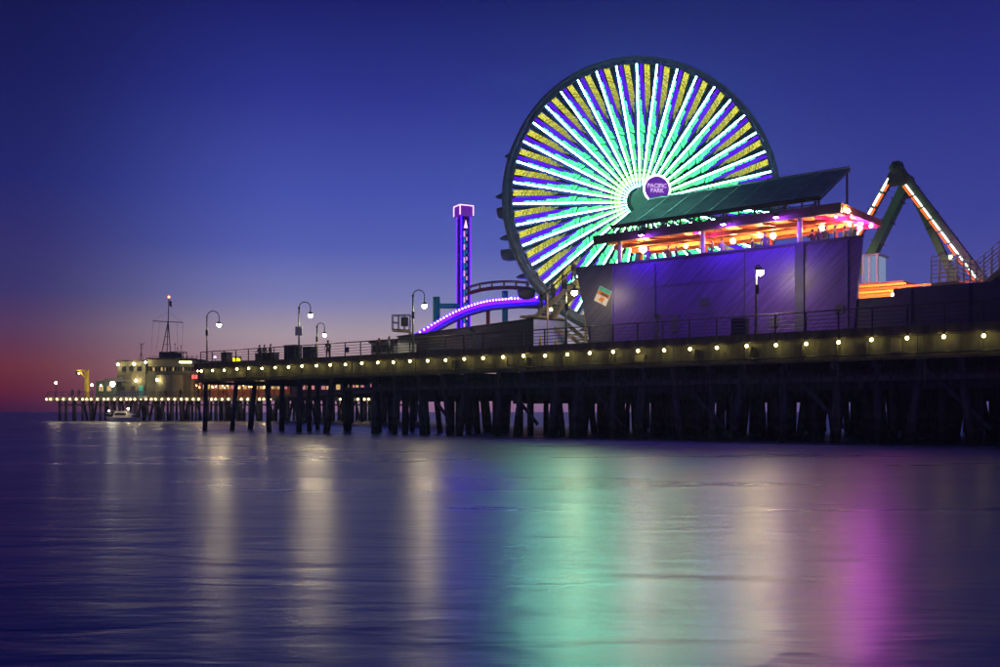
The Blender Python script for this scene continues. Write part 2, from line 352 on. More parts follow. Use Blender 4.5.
while bu < UR:
    near = bu < UN; wd = 13.0 if near else WD
    MB(W).box(bu-0.19, bu+0.19, 0.44, wd-0.3, 4.28 if not near else 4.5, 4.80).build('pile_cap', 'pile', pier)
    w = 0.25; row = 0
    while w < wd:
        top = (bu + random.uniform(-0.15, 0.15), w+0.35, 4.5)
        lean = random.choice([0, 0, 0, 0, 0.9, -0.9, 0.4]) + random.uniform(-0.15, 0.15)
        bot = (top[0]+lean, top[1]+random.uniform(-0.2, 0.2), -1.6)
        rr = random.uniform(0.18, 0.29)
        tgt = MB(W) if row < 7 else rest
        tgt.tube([bot, tuple((a+b)/2 for a, b in zip(bot, top)), top], [rr*1.12, rr*1.03, rr*0.95], 8)
        if row < 7: tgt.build('pile', 'pile', pier, smooth=True); npile += 1
        w += random.uniform(3.0, 4.2) if not near else random.uniform(4.5, 6.0); row += 1
    if k % 3 == 1 and not near:
        MB(W).bar((bu+0.25, 0.55, 4.2), (bu+3.6, 0.55, 0.9), 0.10, 0.24).build('cross_brace', 'pile', pier)
    if k % 2 == 0:
        MB(W).tube([(bu+0.4, 0.0, 5.95), (bu+0.4, 0.0, 3.2)], 0.035, 6).build('conduit', 'fascia', pier)
    bu += random.uniform(4.0, 5.2) if near else random.uniform(2.0, 3.3); k += 1
o = rest.build('pile_forest', 'pile', pier, smooth=True); o['kind'] = 'stuff'
for wv, zb in ((2.6, 3.1), (7.5, 2.7), (13, 2.9), (20, 2.6), (27, 2.8), (35, 2.7), (43, 2.8)):
    MB(W).box(UN+0.5+random.uniform(0, 2), UR, wv-0.15, wv+0.15, zb, 4.27).build('inner_stringer', 'pile', pier)
for px, py0, py1 in ((502, 357, 369), (896, 339, 352), (240, 372, 378), (640, 355, 362)):
    a = uof(px-5, 0.2); b = uof(px+5, 0.2)
    MB(W).box(a, b, 0.16, 0.30, zof(py1, a, 0.2), zof(py0, a, 0.2)).build('access_panel', 'olive', pier)
for px in (452, 526, 563, 609, 694, 750, 803, 866):
    a = uof(px, 0); MB(W).box(a-0.06, a+0.06, -0.05, 0.32, 4.86, 5.75).build('hanger_bracket', 'fascia', pier)

# railing along the deck edge
rl = thing('pier_railing', 'dark pipe railing running along the front edge of the pier', 'railing', W((-35, 0.05, 6.52)))
u = UL + 0.9; first = True
while u < UR:
    MB(W).box(u-0.035, u+0.035, 0.02, 0.09, 6.5, 7.65).build('railing_post', 'rail', rl); u += 1.92
for z, r in ((7.65, 0.045), (7.40, 0.022), (7.17, 0.022), (6.94, 0.022), (6.72, 0.022)):
    MB(W).tube([(UL+0.9, 0.055, z), (UR, 0.055, z)], r, 6).build('rail', 'rail', rl)

# bulbs along the deck edge
ls = thing('light_string', 'row of yellow bulbs strung under the front edge of the pier deck', 'light string', W((-35, -0.1, 5.8)))
bulb0 = MB().ball((0, 0, 0), 0.10, 8, 5).build('bulb', 'bulb', ls, root=False, smooth=True)
bx = []
u = 0.0
while u > UL: bx.append(u); u -= 1.908
bx += [1.908*i for i in range(1, 13)]
sock = MB().box(-0.05, 0.05, -0.02, 0.12, 0.09, 0.2).build('socket', 'rail', bulb0, root=False)
for i, u in enumerate(bx):
    l = INV[ls.name] @ Vector(W((u + random.uniform(-0.08, 0.08), -0.20, 5.80 + random.uniform(-0.04, 0.04))))
    if i == 0: bulb0.location = l; continue
    b = inst(bulb0, ls, l); inst(sock, b)
cpts = []
for a, b in zip(sorted(bx)[:-1], sorted(bx)[1:]):
    cpts += [(a, -0.2, 5.99), (a*0.75+b*0.25, -0.2, 5.95), ((a+b)/2, -0.2, 5.93), (a*0.25+b*0.75, -0.2, 5.95)]
MB(W).tube(cpts, 0.016, 5).build('cable', 'dark', ls)

# link from the pier to its far end, hidden behind the near deck
lk = thing('pier_link', 'lower timber walkway joining the near pier to its far end', 'pier', (-20, 150, 0), ang=0)
MB().prism([(7.5, 95.5, 4.6), (21, 112, 4.6), (-22, 199, 4.6), (-46, 199, 4.6)], (0, 0, 0.4)).build('deck', 'deck', lk)
for i in range(9):
    for t in (0.06, 0.5, 0.94):
        a = i/9+0.05; y = 97+a*100
        xl = 7-a*52; xr = 21-a*42; x = xl+(xr-xl)*t
        MB().tube([(x+random.uniform(-.4, .4), y, -1.5), (x, y, 4.6)], 0.26, 7).build('pile', 'pile', lk)

# ================================================================== FERRIS WHEEL
WC = Vector(A(645.5, 198.0, 93.0)); WN = Vector((0.122, -0.9925, 0)).normalized()
WA = math.atan2(WN.x, -WN.y)            # local -y is the wheel's front
fw = thing('ferris_wheel', 'tall ferris wheel lit with white teal purple and yellow light strips', 'ferris wheel', (WC.x, WC.y, DECK), ang=WA)
HZ = WC.z - DECK                        # hub height over the wheel's base; local frame: x right, y back, z up
def wl(name, mats, mb, parent=fw, smooth=False, rot=None, loc=(0, 0, HZ)):
    o = mb.build(name, mats, parent, root=False, smooth=smooth); o.location = loc
    if rot: o.rotation_euler = rot
    return o
def ring(r, y, n=120): return [(r*math.sin(2*math.pi*i/n), y, r*math.cos(2*math.pi*i/n)) for i in range(n)]
for y in (0.15, 1.75):
    wl('rim', 'steel', MB().tube(ring(13.06, y), 0.19, 8, closed=True), smooth=True)
    wl('inner_rim', 'steel', MB().tube(ring(12.64, y), 0.13, 7, closed=True), smooth=True)
lat = MB()
for i in range(80):
    a, b = 2*math.pi*i/80, 2*math.pi*(i+1)/80
    for y in (0.15, 1.75):
        p = (13.06*math.sin(a), y, 13.06*math.cos(a)); q = (12.64*math.sin(b), y, 12.64*math.cos(b)); lat.bar(p, q, 0.10, 0.10, (0, 1, 0))
    lat.bar((13.06*math.sin(a), 0.15, 13.06*math.cos(a)), (13.06*math.sin(b), 1.75, 13.06*math.cos(b)), 0.07, 0.07, (math.sin(a), 0, math.cos(a)))
o = wl('rim_lattice', 'steel', lat); o['kind'] = 'stuff'
RL = 12.62
def strip(mb, off, r0, r1, wd, y=0.0):      # one LED bar: lit face to the front, dark body behind
    x0, x1 = off-wd/2, off+wd/2
    vs = [(x0, y, r0), (x1, y, r0), (x1, y, r1), (x0, y, r1), (x0, y+0.08, r0), (x1, y+0.08, r0), (x1, y+0.08, r1), (x0, y+0.08, r1)]
    mb.cur = 0; mb.add(vs, [(0, 1, 2, 3)]); mb.cur = 1
    mb.add(vs, [(4, 7, 6, 5), (0, 4, 5, 1), (1, 5, 6, 2), (2, 6, 7, 3), (3, 7, 4, 0)]); return mb
tmpl = []
sp = MB().bar((0, 0.14, 1.0), (0, 0.14, 12.64), 0.10, 0.09, (0, 1, 0))
sp.bar((-0.34, 0.75, 2.6), (-0.34, 0.20, 12.6), 0.30, 0.10, (0, 1, 0)); sp.bar((1.0, 0.6, 8.0), (1.0, 0.22, 12.6), 0.34, 0.08, (0, 1, 0))
spoke0 = wl('spoke', 'spokegreen', sp)
wm = strip(MB(), 0.0, 1.4, RL, 0.125, -0.05); wtube = wl('white_light_tube', ['ledmint', 'dark'], wm, spoke0, loc=(0, 0, 0))
tm = MB()
for off, r0, r1, wd in ((0.19, 2.0, 11.6, 0.12), (0.325, 3.9, 9.5, 0.12), (0.455, 5.4, 8.1, 0.12), (0.58, 6.4, 7.2, 0.11)):
    r = r0
    while r < r1-0.1:
        e = min(r+random.uniform(0.55, 1.1), r1); strip(tm, off, r, e-0.07, wd); r = e
teal0 = wl('teal_light_strip', ['ledteal', 'dark'], tm, spoke0, loc=(0, 0, 0))
pm = MB()
for off, r0, r1, wd in ((0.345, 9.6, 12.62, 0.14), (0.50, 8.3, 12.62, 0.14), (0.64, 7.0, 10.9, 0.12)):
    strip(pm, off, r0, r1, wd)
purp0 = wl('purple_light_strip', ['ledpurple', 'dark'], pm, spoke0, loc=(0, 0, 0))
ym = MB()
for off, r0, r1, wd in ((0.80, 8.6, 12.62, 0.10), (0.93, 8.2, 12.62, 0.10), (1.06, 8.9, 12.62, 0.10), (1.19, 9.5, 12.62, 0.10)):
    r = r0
    while r < r1-0.1:
        e = min(r+random.uniform(0.3, 0.8), r1); strip(ym, off, r, e-0.05, wd); r = e
yel0 = wl('yellow_light_strip', ['ledyellow', 'dark'], ym, spoke0, loc=(0, 0, 0))
A0 = R(-4.0)
CONE = math.atan2(1.9, 12.2)            # the lit spokes lean back to a hub flange behind the rim
def spoke_rot(a): return (Matrix.Rotation(a, 3, 'Y') @ Matrix.Rotation(CONE, 3, 'X')).to_euler()
SOFF = (0, 1.9, HZ)
spoke0.rotation_euler = spoke_rot(A0); spoke0.location = SOFF
for i in range(1, 40):
    s = inst(spoke0, fw, SOFF, spoke_rot(A0 + 2*math.pi*i/40))
    for c in (wtube, teal0, purp0, yel0): inst(c, s)
def disc(r, y0, y1, n=32, r2=None):
    mb = MB(); r2 = r2 or r
    a = [(r*math.sin(2*math.pi*i/n), y0, r*math.cos(2*math.pi*i/n)) for i in range(n)]; b = [(r2*math.sin(2*math.pi*i/n), y1, r2*math.cos(2*math.pi*i/n)) for i in range(n)]
    mb.add(a+b, [tuple(range(n-1, -1, -1)), tuple(range(n, 2*n))] + [(i, (i+1) % n, n+(i+1) % n, n+i) for i in range(n)]); return mb
wl('axle', 'steel', disc(0.45, -3.3, 5.2, 18))
wl('hub', 'hubgreen', disc(1.22, 1.32, 3.2, 32), smooth=False)
wl('hub_drum', 'hubgreen', disc(1.12, -3.55, 1.3, 32))
hs = wl('hub_sign', 'signp', disc(1.16, -3.86, -3.56, 40))
wl('sign_ring', 'ledwhite', MB().tube(ring(1.19, -3.84, 48), 0.085, 8, closed=True), hs, smooth=True, loc=(0, 0, 0))
text_mesh('PACIFIC\nPARK', 0.50, 0.012, 'sign_lettering', 'signt', hs, Matrix.Translation((0, -3.885, 0.05)) @ Matrix.Rotation(R(90), 4, 'X'), bold=0.012, spacing=0.85)
# leg frames: near and far side
for y, nm in ((-2.4, 'near'), (4.3, 'far')):
    for sx in (-1, 1):
        lg = MB(); lg.bar((sx*0.3, y, HZ+0.1), (sx*3.4, y + (-0.6 if y < 0 else 0.6), 0.0), 0.42, 0.42, (0, 1, 0))
        lg.build('support_leg', 'steel', fw, root=False)
    MB().bar((-2.1, y-0.2, HZ*0.42), (2.1, y-0.2, HZ*0.42), 0.22, 0.22).build('cross_beam', 'steel', fw, root=False)
# gondolas hang upright between the two rims
g0 = None
for i in range(20):
    a = 2*math.pi*i/20 + R(3.5); c = (12.75*math.sin(a), 2.95, HZ+12.62*math.cos(a))
    if g0 is None:
        g0 = MB().lathe((0, 0, -2.45), [(0.35, 0), (0.72, 0.12), (0.86, 0.5), (0.88, 0.95), (0.80, 0.97)], 14).build('gondola', 'gondola', fw, root=False, smooth=True)
        gc = MB().lathe((0, 0, 0), [(0.95, -0.42), (0.98, -0.34), (0.6, -0.12), (0.08, 0.02)], 14).build('gondola_canopy', 'canopyfab', g0, root=False, smooth=True)
        gp = MB().tube([(0, 0, -2.4), (0, 0, -0.1)], 0.05, 6).build('gondola_pole', 'steel', g0, root=False)
        g0.location = c
    else:
        g = inst(g0, fw, c); inst(gc, g); inst(gp, g)

# ================================================================== PURPLE TWO-LEVEL BUILDING
bd = thing('dining_building', 'purple sided building with open upper deck under a red canopy', 'building', W((-17, 10, DECK)))
WW, ZT, ZF = 4.5, 12.45, 11.75
uL_t, uL_b = uof(576, WW), uof(591, WW); uJ = uof(613, WW); uC = uof(800, WW); uR_t, uR_b = uof(862, WW), uof(853, WW)
def wallpoly(name, pts, m, th=0.25):
    mb = MB(W); k = len(pts)
    vs = [(u_, WW, z) for u_, z in pts] + [(u_, WW+th, z) for u_, z in pts]
    mb.add(vs, [tuple(range(k)), tuple(range(2*k-1, k-1, -1))] + [(i, k+i, k+(i+1) % k, (i+1) % k) for i in range(k)])
    return mb.build(name, m, bd)
wallpoly('wall', [(uL_b, DECK), (uJ-0.02, DECK), (uJ-0.02, ZT), (uL_t, ZT)], 'greywall')
wallpoly('wall', [(uJ+0.02, DECK), (uC-0.3, DECK), (uC-0.3, ZT), (uJ+0.02, ZT)], 'purplewall')
wallpoly('wall', [(uC+0.3, DECK), (uR_b, DECK), (uR_t, ZT), (uC+0.3, ZT)], 'purplewall')
MB(W).box(uC-0.29, uC+0.29, WW-0.12, WW+0.3, DECK, ZT+0.05).build('pilaster', 'darkblue', bd)
MB(W).box(uJ-0.05, uJ+0.05, WW-0.06, WW-0.003, DECK, ZT-0.03).build('corner_trim', 'purplewall', bd)
MB(W).box(uL_t, uR_t, WW-0.08, WW+0.32, ZT+0.004, ZT+0.12).build('parapet_cap', 'darkblue', bd)
RB, RC = 10.6, uR_b-2.9                     # the building narrows towards its back
MB(W).prism([(uL_b+0.1, WW+0.26, ZF-0.25), (uR_b-0.1, WW+0.26, ZF-0.25), (RC, RB, ZF-0.25), (uL_b+0.1, RB, ZF-0.25)], (0, 0, 0.25)).build('upper_floor', 'deck', bd)
MB(W).box(uL_b+0.1, RC, RB-0.25, RB-0.02, DECK, ZF-0.26).build('rear_wall', 'darkblue', bd)
MB(W).box(uL_b+0.12, uL_b+0.32, WW+0.27, RB-0.27, DECK, ZF-0.27).build('side_wall', 'darkblue', bd)
MB(W).hexa([(uR_b-0.32, WW+0.27, DECK), (uR_b-0.12, WW+0.27, DECK), (RC-0.02, RB-0.27, DECK), (RC-0.22, RB-0.27, DECK)], [(uR_b-0.32, WW+0.27, ZF-0.27), (uR_b-0.12, WW+0.27, ZF-0.27), (RC-0.02, RB-0.27, ZF-0.27), (RC-0.22, RB-0.27, ZF-0.27)]).build('side_wall', 'darkblue', bd)
# lower canopy
CW0, CW1, CZ = 3.9, 11.0, 14.62
cl, cr = uof(593, CW0), uof(841, CW0)
lc = MB(W).box(cl, cr, CW0, CW0+0.25, CZ-0.62, CZ).build('canopy_fascia', 'brownpaint', bd)
MB(W).box(cl+0.02, cr, CW0+0.27, CW1, CZ-0.14, CZ-0.02).build('canopy_slab', 'floorred', bd)
MB(W).box(cr-0.22, cr+0.03, CW0+0.26, CW1, CZ-0.50, CZ-0.145).build('canopy_end_beam', 'redpaint', bd)
MB(W).box(cl+0.02, cr-0.24, CW1-0.22, CW1-0.02, CZ-0.55, CZ-0.145).build('canopy_rear_beam', 'redpaint', bd)
n = 11
for i in range(n):                          # joists and diagonal braces under the canopy
    a = cl + 0.5 + (cr-cl-1.0)*i/(n-1)
    MB(W).box(a-0.07, a+0.07, CW0+0.28, CW1-0.24, CZ-0.42, CZ-0.145).build('joist', 'redpaint', bd)
    if i < n-1:
        b = a + (cr-cl-1.0)/(n-1)
        MB(W).bar((a+0.1, 5.0, CZ-0.5), (b-0.1, 9.0 if i % 2 else 7.0, CZ-0.5), 0.10, 0.12).build('canopy_brace', 'redpaint', bd)
for wv in (6.2, 8.6): MB(W).box(cl+0.3, cr-0.3, wv-0.08, wv+0.08, CZ-0.72, CZ-0.43).build('purlin', 'orange', bd)
for px in (620, 703, 800):
    a = uof(px, 4.75); MB(W).tube([(a, 4.72, ZF), (a, 4.72, CZ-0.16)], 0.17, 12).build('column', 'column', bd, smooth=True)
for px in (640, 705, 770, 835):
    a = uof(px, 10.2); MB(W).tube([(a, 10.4, ZF), (a, 10.4, CZ-0.16)], 0.12, 10).build('column', 'redpaint', bd, smooth=True)
# raised corrugated roof
r0u, r1u = -26.75, -11.0
W0, Z0, W1, Z1 = 5.5, 15.5, 10.65, 18.3
nr = 26; seg = nr*6; mb = MB(W); vs = []; fs = []
for i in range(seg+1):
    t = i/seg; ww = W0+(W1-W0)*t; zz = Z0+(Z1-Z0)*t + 0.045*math.sin(2*math.pi*nr*t)
    vs += [(r0u, ww, zz), (r1u, ww, zz), (r0u, ww, zz-0.06), (r1u, ww, zz-0.06)]
for i in range(seg):
    a, b = i*4, i*4+4
    fs += [(a, a+1, b+1, b), (a+2, b+2, b+3, a+3), (a, b, b+2, a+2), (a+1, a+3, b+3, b+1)]
fs += [(0, 2, 3, 1), (seg*4, seg*4+1, seg*4+3, seg*4+2)]
mb.add(vs, fs); rf = mb.build('corrugated_roof', 'roofmetal', bd)
MB(W).bar((r0u-0.05, W0-0.03, Z0-0.16), (r1u+0.05, W0-0.03, Z0-0.16), 0.12, 0.14).build('roof_edge_beam', 'brownpaint', bd)
MB(W).bar((r0u, W1-0.1, Z1-0.22), (r1u, W1-0.1, Z1-0.22), 0.14, 0.2).build('roof_ridge_beam', 'brownpaint', bd)
k = 14
for i in range(k+1):
    a = r0u+0.1+(r1u-r0u-0.2)*i/k
    MB(W).bar((a, W0+0.02, CZ-0.02), (a, W0+0.02, Z0-0.24), 0.09, 0.09).build('truss_post', 'brownpaint', bd)
    if i < k:
        b = r0u+0.1+(r1u-r0u-0.2)*(i+1)/k
        lo, hi = (a+0.06, b-0.06) if i % 2 else (b-0.06, a+0.06)
        MB(W).bar((lo, W0+0.02, CZ+0.02), (hi, W0+0.02, Z0-0.26), 0.06, 0.06).build('truss_web', 'brownpaint', bd)
    if i % 2 == 0:
        MB(W).bar((a, W0+0.15, Z0-0.14), (a, W1-0.15, Z1-0.2), 0.08, 0.14).build('rafter', 'brownpaint', bd)
        MB(W).bar((a, W1-0.35, CZ-0.02), (a, W1-0.35, Z1-0.42), 0.12, 0.12).build('roof_post', 'redpaint', bd)
for i in range(1, 8):
    a = r0u+(r1u-r0u)*i/8
    MB(W).bar((a, W0+0.02, Z0+0.075), (a, W1-0.02, Z1+0.075), 0.10, 0.03).build('lap_seam', 'roofmetal', bd)
MB(W).box(r0u-0.08, r1u+0.08, W0-0.22, W0-0.1, Z0-0.12, Z0+0.02).build('gutter', 'brownpaint', bd)
MB(W).bar((r0u-0.05, W1+0.02, Z1+0.06), (r1u+0.05, W1+0.02, Z1+0.06), 0.3, 0.05).build('ridge_cap', 'roofmetal', bd)
for px, py0, py1 in ((672, 315, 333), (700, 298, 306), (835, 305, 314), (770, 318, 327)):
    a, b = uof(px, WW), uof(px+(7 if py1-py0 > 10 else 9), WW)
    MB(W).box(a, b, WW-0.07, WW-0.004, zof(py1, a, WW), zof(py0, a, WW)).build('wall_vent', 'greywall', bd)
for px in (655, 745, 848):
    a = uof(px, WW); MB(W).tube([(a, WW-0.06, DECK), (a, WW-0.06, ZT-0.1)], 0.04, 6).build('downpipe', 'darkblue', bd)
for z in (8.5, 10.6): MB(W).box(uJ+0.1, uC-0.32, WW-0.03, WW-0.004, z, z+0.05).build('panel_joint', 'purplewall', bd)
MB(W).bar((r0u+0.3, W0+0.02, CZ+0.42), (r1u-0.2, W0+0.02, CZ+0.42), 0.07, 0.07).build('truss_rail', 'brownpaint', bd)
# poster on the grey wall, set on the diagonal
ps = thing('poster', 'tilted square poster with green orange and white bands on grey wall', 'poster', W(P(603, 296, WW-0.05)), ang=PA)
for nm, poly, m in (('poster_board', [(-.58, -.58), (.58, -.58), (.58, .58), (-.58, .58)], 'white'),
                    ('green_band', [(-.55, .28), (.55, .28), (.55, .55), (-.55, .55)], 'green'),
                    ('orange_band', [(-.55, -.02), (.55, -.02), (.55, .27), (-.55, .27)], 'orange'),
                    ('dark_print', [(-.25, .05), (.45, .05), (.45, .17), (-.25, .17)], 'dark'),
                    ('tan_print', [(-.3, -.42), (.15, -.42), (.3, -.12), (-.1, -.12)], 'orange')):
    dy = {'poster_board': 0.0, 'green_band': -0.024, 'orange_band': -0.024, 'dark_print': -0.03, 'tan_print': -0.024}[nm]
    c, s = math.cos(R(-27)), math.sin(R(-27))
    k = len(poly); q = [(x*c-z*s, x*s+z*c) for x, z in poly]; th = 0.02 if nm == 'poster_board' else 0.003
    mb = MB(); mb.add([(x, dy-th, z) for x, z in q]+[(x, dy, z) for x, z in q], [tuple(range(k)), tuple(range(2*k-1, k-1, -1))]+[(i, k+i, k+(i+1) % k, (i+1) % k) for i in range(k)])
    mb.build(nm, m, ps, root=False)
# lamps under the canopy
def canopy_lamp(px, py, w, m, r, label):
    p = W(P(px, py, w)); t = thing('canopy_lamp', label, 'lamp', p, 'lamps under the red canopy')
    MB().ball((0, 0, 0), r, 10, 6).build('globe', m, t, root=False, smooth=True)
    top = CZ-0.15
    MB().tube([(0, 0, r*0.9), (0, 0, max(top-p[2], r+0.05))], 0.02, 5).build('stem', 'dark', t, root=False)
for px, py, w, m, r, lb in (
        (643, 249, 6.5, 'warm', 0.26, 'brightest warm lamp at the left end under the red canopy'),
        (686, 246, 7.5, 'warm', 0.15, 'warm lamp just left of the middle white canopy column'),
        (733, 241, 7.0, 'warm', 0.17, 'warm lamp a little right of the middle white canopy column'),
        (760, 236, 8.5, 'warm', 0.12, 'small warm lamp beside a brighter one right of canopy centre'),
        (773, 236, 6.5, 'warm', 0.19, 'bright warm lamp just left of the right white canopy column'),
        (822, 228, 7.0, 'warm', 0.17, 'warm lamp just right of the right white canopy column'),
        (848, 211, 4.6, 'warm', 0.12, 'warm lamp high on the canopy corner'),
        (850, 224, 7.6, 'warm', 0.12, 'warm lamp beside the pink one at the canopy end'),
        (860, 228, 8.2, 'pinkl', 0.15, 'pink lamp at the far right end under the red canopy'),
        (871, 226, 9.6, 'pinkl', 0.12, 'added outermost pink lamp at the far corner of the canopy'),  # lamp added to widen the magenta reflection on the water
        (836, 217, 5.6, 'pinkl', 0.07, 'small pink lamp near the canopy fascia right of the column'),
        (700, 233, 5.2, 'pinkl', 0.06, 'small pink lamp by the fascia left of middle column')):
    canopy_lamp(px, py, w, m, r, lb)
for px, lb in ((640, 'leftmost violet wall washer on the canopy fascia'), (722, 'middle violet wall washer on the canopy fascia'), (775, 'right violet wall washer on the canopy fascia')):
    a = uof(px, 3.2); t = thing('wall_washer', lb, 'lamp', W((a, 3.35, CZ-0.5)), 'violet washers over the purple wall')
    MB().box(-0.16, 0.16, -0.10, 0.12, -0.02, 0.20).build('housing', 'dark', t, root=False)
    MB().box(-0.13, 0.13, -0.07, 0.09, -0.05, -0.022).build('lens', 'violet', t, root=False)
    MB().bar((0, 0.10, 0.12), (0, 0.56, 0.2), 0.05, 0.05).build('bracket', 'dark', t, root=False)

# ---------------------------------------------------------------- stair at the left end of the building
st = thing('outdoor_stair', 'timber stair climbing to the upper deck beside the grey wall', 'stairs', W((uof(565, 5), 5.5, DECK)))
su0, su1 = uof(541, 5.2), uL_t - 0.05
z0, z1 = 9.35, ZF
for ww in (4.62, 6.3):
    MB(W).bar((su0, ww, z0-0.15), (su1, ww, z1-0.15), 0.08, 0.34).build('stringer', 'tan', st)
    MB(W).bar((su0, ww, z0+1.0), (su1, ww, z1+1.0), 0.06, 0.07).build('handrail', 'rail', st)
nt_ = 11
for i in range(nt_):
    a = su0 + (su1-su0)*(i+0.5)/nt_; z = z0+(z1-z0)*(i+0.5)/nt_
    MB(W).box(a-0.17, a+0.17, 4.67, 6.25, z-0.02, z+0.03).build('tread', 'tan', st)
    if i % 2 == 0:
        for ww in (4.62, 6.3): MB(W).box(a-0.025, a+0.025, ww-0.025, ww+0.025, z, z+0.98).build('baluster', 'rail', st)
MB(W).box(su0-1.6, su0-0.02, 4.58, 8.2, z0-0.22, z0-0.03).build('landing', 'tan', st)
for a, ww in ((su0-1.5, 4.66), (su0-0.12, 4.66), (su0-1.5, 8.1), (su0-0.12, 8.1), (su1-0.3, 6.3)):
    MB(W).box(a-0.09, a+0.09, ww-0.09, ww+0.09, DECK, (z0 if a < su0 else z1)-0.33).build('stair_post', 'tan', st)
MB(W).bar((su0-0.1, 4.7, z0-0.4), (su1-0.4, 4.7, DECK+1.1), 0.10, 0.26).build('cross_brace', 'tan', st)
MB(W).bar((su0-0.1, 4.85, DECK+0.7), (su1-0.5, 4.85, z1-0.8), 0.10, 0.22).build('cross_brace', 'tan', st)
for ww in (6.45, 8.1): MB(W).bar((su0-0.1, ww, z0-0.2), (su1-0.2, ww, DECK+0.15), 0.08, 0.32).build('stringer', 'tan', st)
for i in range(9):
    a = su0 + (su1-su0-0.3)*(i+0.5)/9; z = z0 - (z0-DECK)*(i+0.5)/9
    MB(W).box(a-0.17, a+0.17, 6.5, 8.05, z-0.05, z+0.0).build('tread', 'tan', st)

# ================================================================== PEOPLE
PEO = {}
def body(kind, arms, hips=0.0, stride=0.12):
    """one skinned figure 1.7 m tall at the origin facing -y; faces coloured by height"""
    v = [(0, 0, 0.95), (0, 0, 1.15), (0, 0.0, 1.36), (0, -0.01, 1.47), (0, -0.015, 1.56), (0, -0.02, 1.68)]
    rad = [(.15, .11), (.135, .10), (.165, .10), (.06, .06), (.085, .095), (.075, .085)]
    e = [(0, 1), (1, 2), (2, 3), (3, 4), (4, 5)]
    def chain(start, pts):
        p = start
        for c, r in pts: v.append(c); rad.append(r); e.append((p, len(v)-1)); p = len(v)-1
    for sx, sy in ((-1, stride), (1, -stride)):
        chain(0, [((sx*.10, 0, .86), (.10, .10)), ((sx*.11, sy*.4-0.02, .50), (.068, .07)), ((sx*.11, sy+.02, .09), (.045, .05)), ((sx*.12, sy-.13, .04), (.042, .035))])
    for sx, a in ((-1, arms[0]), (1, arms[1])):
        chain(2, [((sx*.19, 0, 1.36), (.06, .06)), (tuple((sx*a[0][0], a[0][1], a[0][2])), (.042, .042)), (tuple((sx*a[1][0], a[1][1], a[1][2])), (.033, .033)), (tuple((sx*a[2][0], a[2][1], a[2][2])), (.03, .022))])
    me = bpy.data.meshes.new('person'); me.from_pydata(v, e, [])
    ob = bpy.data.objects.new('person_tmp', me); C.objects.link(ob)
    sk = ob.modifiers.new('skin', 'SKIN'); sk.use_smooth_shade = True
    for i, r in enumerate(rad): me.skin_vertices[0].data[i].radius = r
    me.skin_vertices[0].data[0].use_root = True
    ob.modifiers.new('sub', 'SUBSURF').levels = 1
    res = bpy.data.meshes.new_from_object(ob.evaluated_get(bpy.context.evaluated_depsgraph_get()))
    bpy.data.objects.remove(ob); res.name = 'person_' + kind; PEO[kind] = res
DOWN = ((.25, .02, 1.10), (.26, -.06, .86), (.26, -.10, .77)); LEAN = ((.24, -.10, 1.12), (.20, -.34, 1.06), (.16, -.42, 1.05)); UP = ((.24, -.14, 1.14), (.14, -.28, 1.32), (.10, -.25, 1.40))
body('stand', (DOWN, DOWN)); body('lean', (LEAN, LEAN), stride=0.04); body('phone', (DOWN, UP), stride=0.08)
def person(pos, face, label, kind='stand', top=0, legs=0, group=None, h=1.0, hair=True):
    key = (kind, top, legs)
    if key not in PEO:
        me = PEO[kind].copy()
        me.materials.clear()
        for nme in ('cloth%d' % top, 'cloth%d' % legs, 'skin', 'dark'): me.materials.append(M[nme])
        for p in me.polygons:
            c = p.center
            hand = abs(c.x) > .13 and (c.z < .84 and c.z > .7 and abs(c.x) > .2) or (kind != 'stand' and c.y < -.33)
            p.material_index = 2 if (c.z > 1.46 or hand) else (0 if c.z > 0.93 else (3 if c.z < 0.09 else 1))
        PEO[key] = me
    o = thing('person', label, 'person', pos, group, ang=face)
    b = bpy.data.objects.new('body', PEO[key]); C.objects.link(b); b.parent = o
    o.scale = (h, h, h)
    if 'hair' not in PEO:
        PEO['hair'] = MB().ball((0, 0.012, 1.655), 0.105, 10, 6, 1.0).build('hair', 'dark', None, smooth=True)
        hm = PEO['hair'].data
        for v in hm.vertices:
            if v.co.y < -0.03 and v.co.z < 1.69: v.co.y = -0.03
        bpy.data.objects.remove(PEO['hair']); PEO['hair'] = hm
    hh = bpy.data.objects.new('hair', PEO['hair']); C.objects.link(hh); hh.parent = o
    return o
# on the deck by the railing
g = 'people along the pier railing'
for px, w, kd, tp, lb, fc in ((259.5, 0.75, 'lean', 0, 'leftmost of three dark figures leaning on the pier railing', 0), (264.5, 0.85, 'stand', 2, 'middle of three dark figures at the pier railing', 20),
                          (270.5, 0.75, 'lean', 5, 'rightmost of three dark figures leaning on the pier railing', -15), (328, 0.9, 'phone', 2, 'lone standing person by the railing below the small curved lamp', 60),
                          (379, 2.0, 'stand', 1, 'person in dark red top by the pale booth', 30), (389, 1.2, 'phone', 4, 'person in light top standing below the lift basket', -60)):
    person(W((uof(px, w), w, DECK)), PA+R(fc), lb, kd, tp, 0 if tp else 5, g)
# on the stair
g = 'people queueing on the timber stair'
words = ['lowest', 'second lowest', 'third lowest', 'middle', 'third highest', 'second highest', 'highest']
for i in range(7):
    t = (i*1.55+0.5)/nt_; a = su0 + (su1-su0)*t; stp = int(t*nt_)
    z = z0+(z1-z0)*(stp+0.5)/nt_+0.03
    person(W((su0+(su1-su0)*(stp+0.5)/nt_, 5.0+0.7*(i % 2), z)), PA+R(90+20*(i % 3)), words[i]+' person standing on the timber stair by the grey wall', ['stand', 'phone', 'lean'][i % 3], i % 6, (i+2) % 6, g, h=random.uniform(0.95, 1.06))
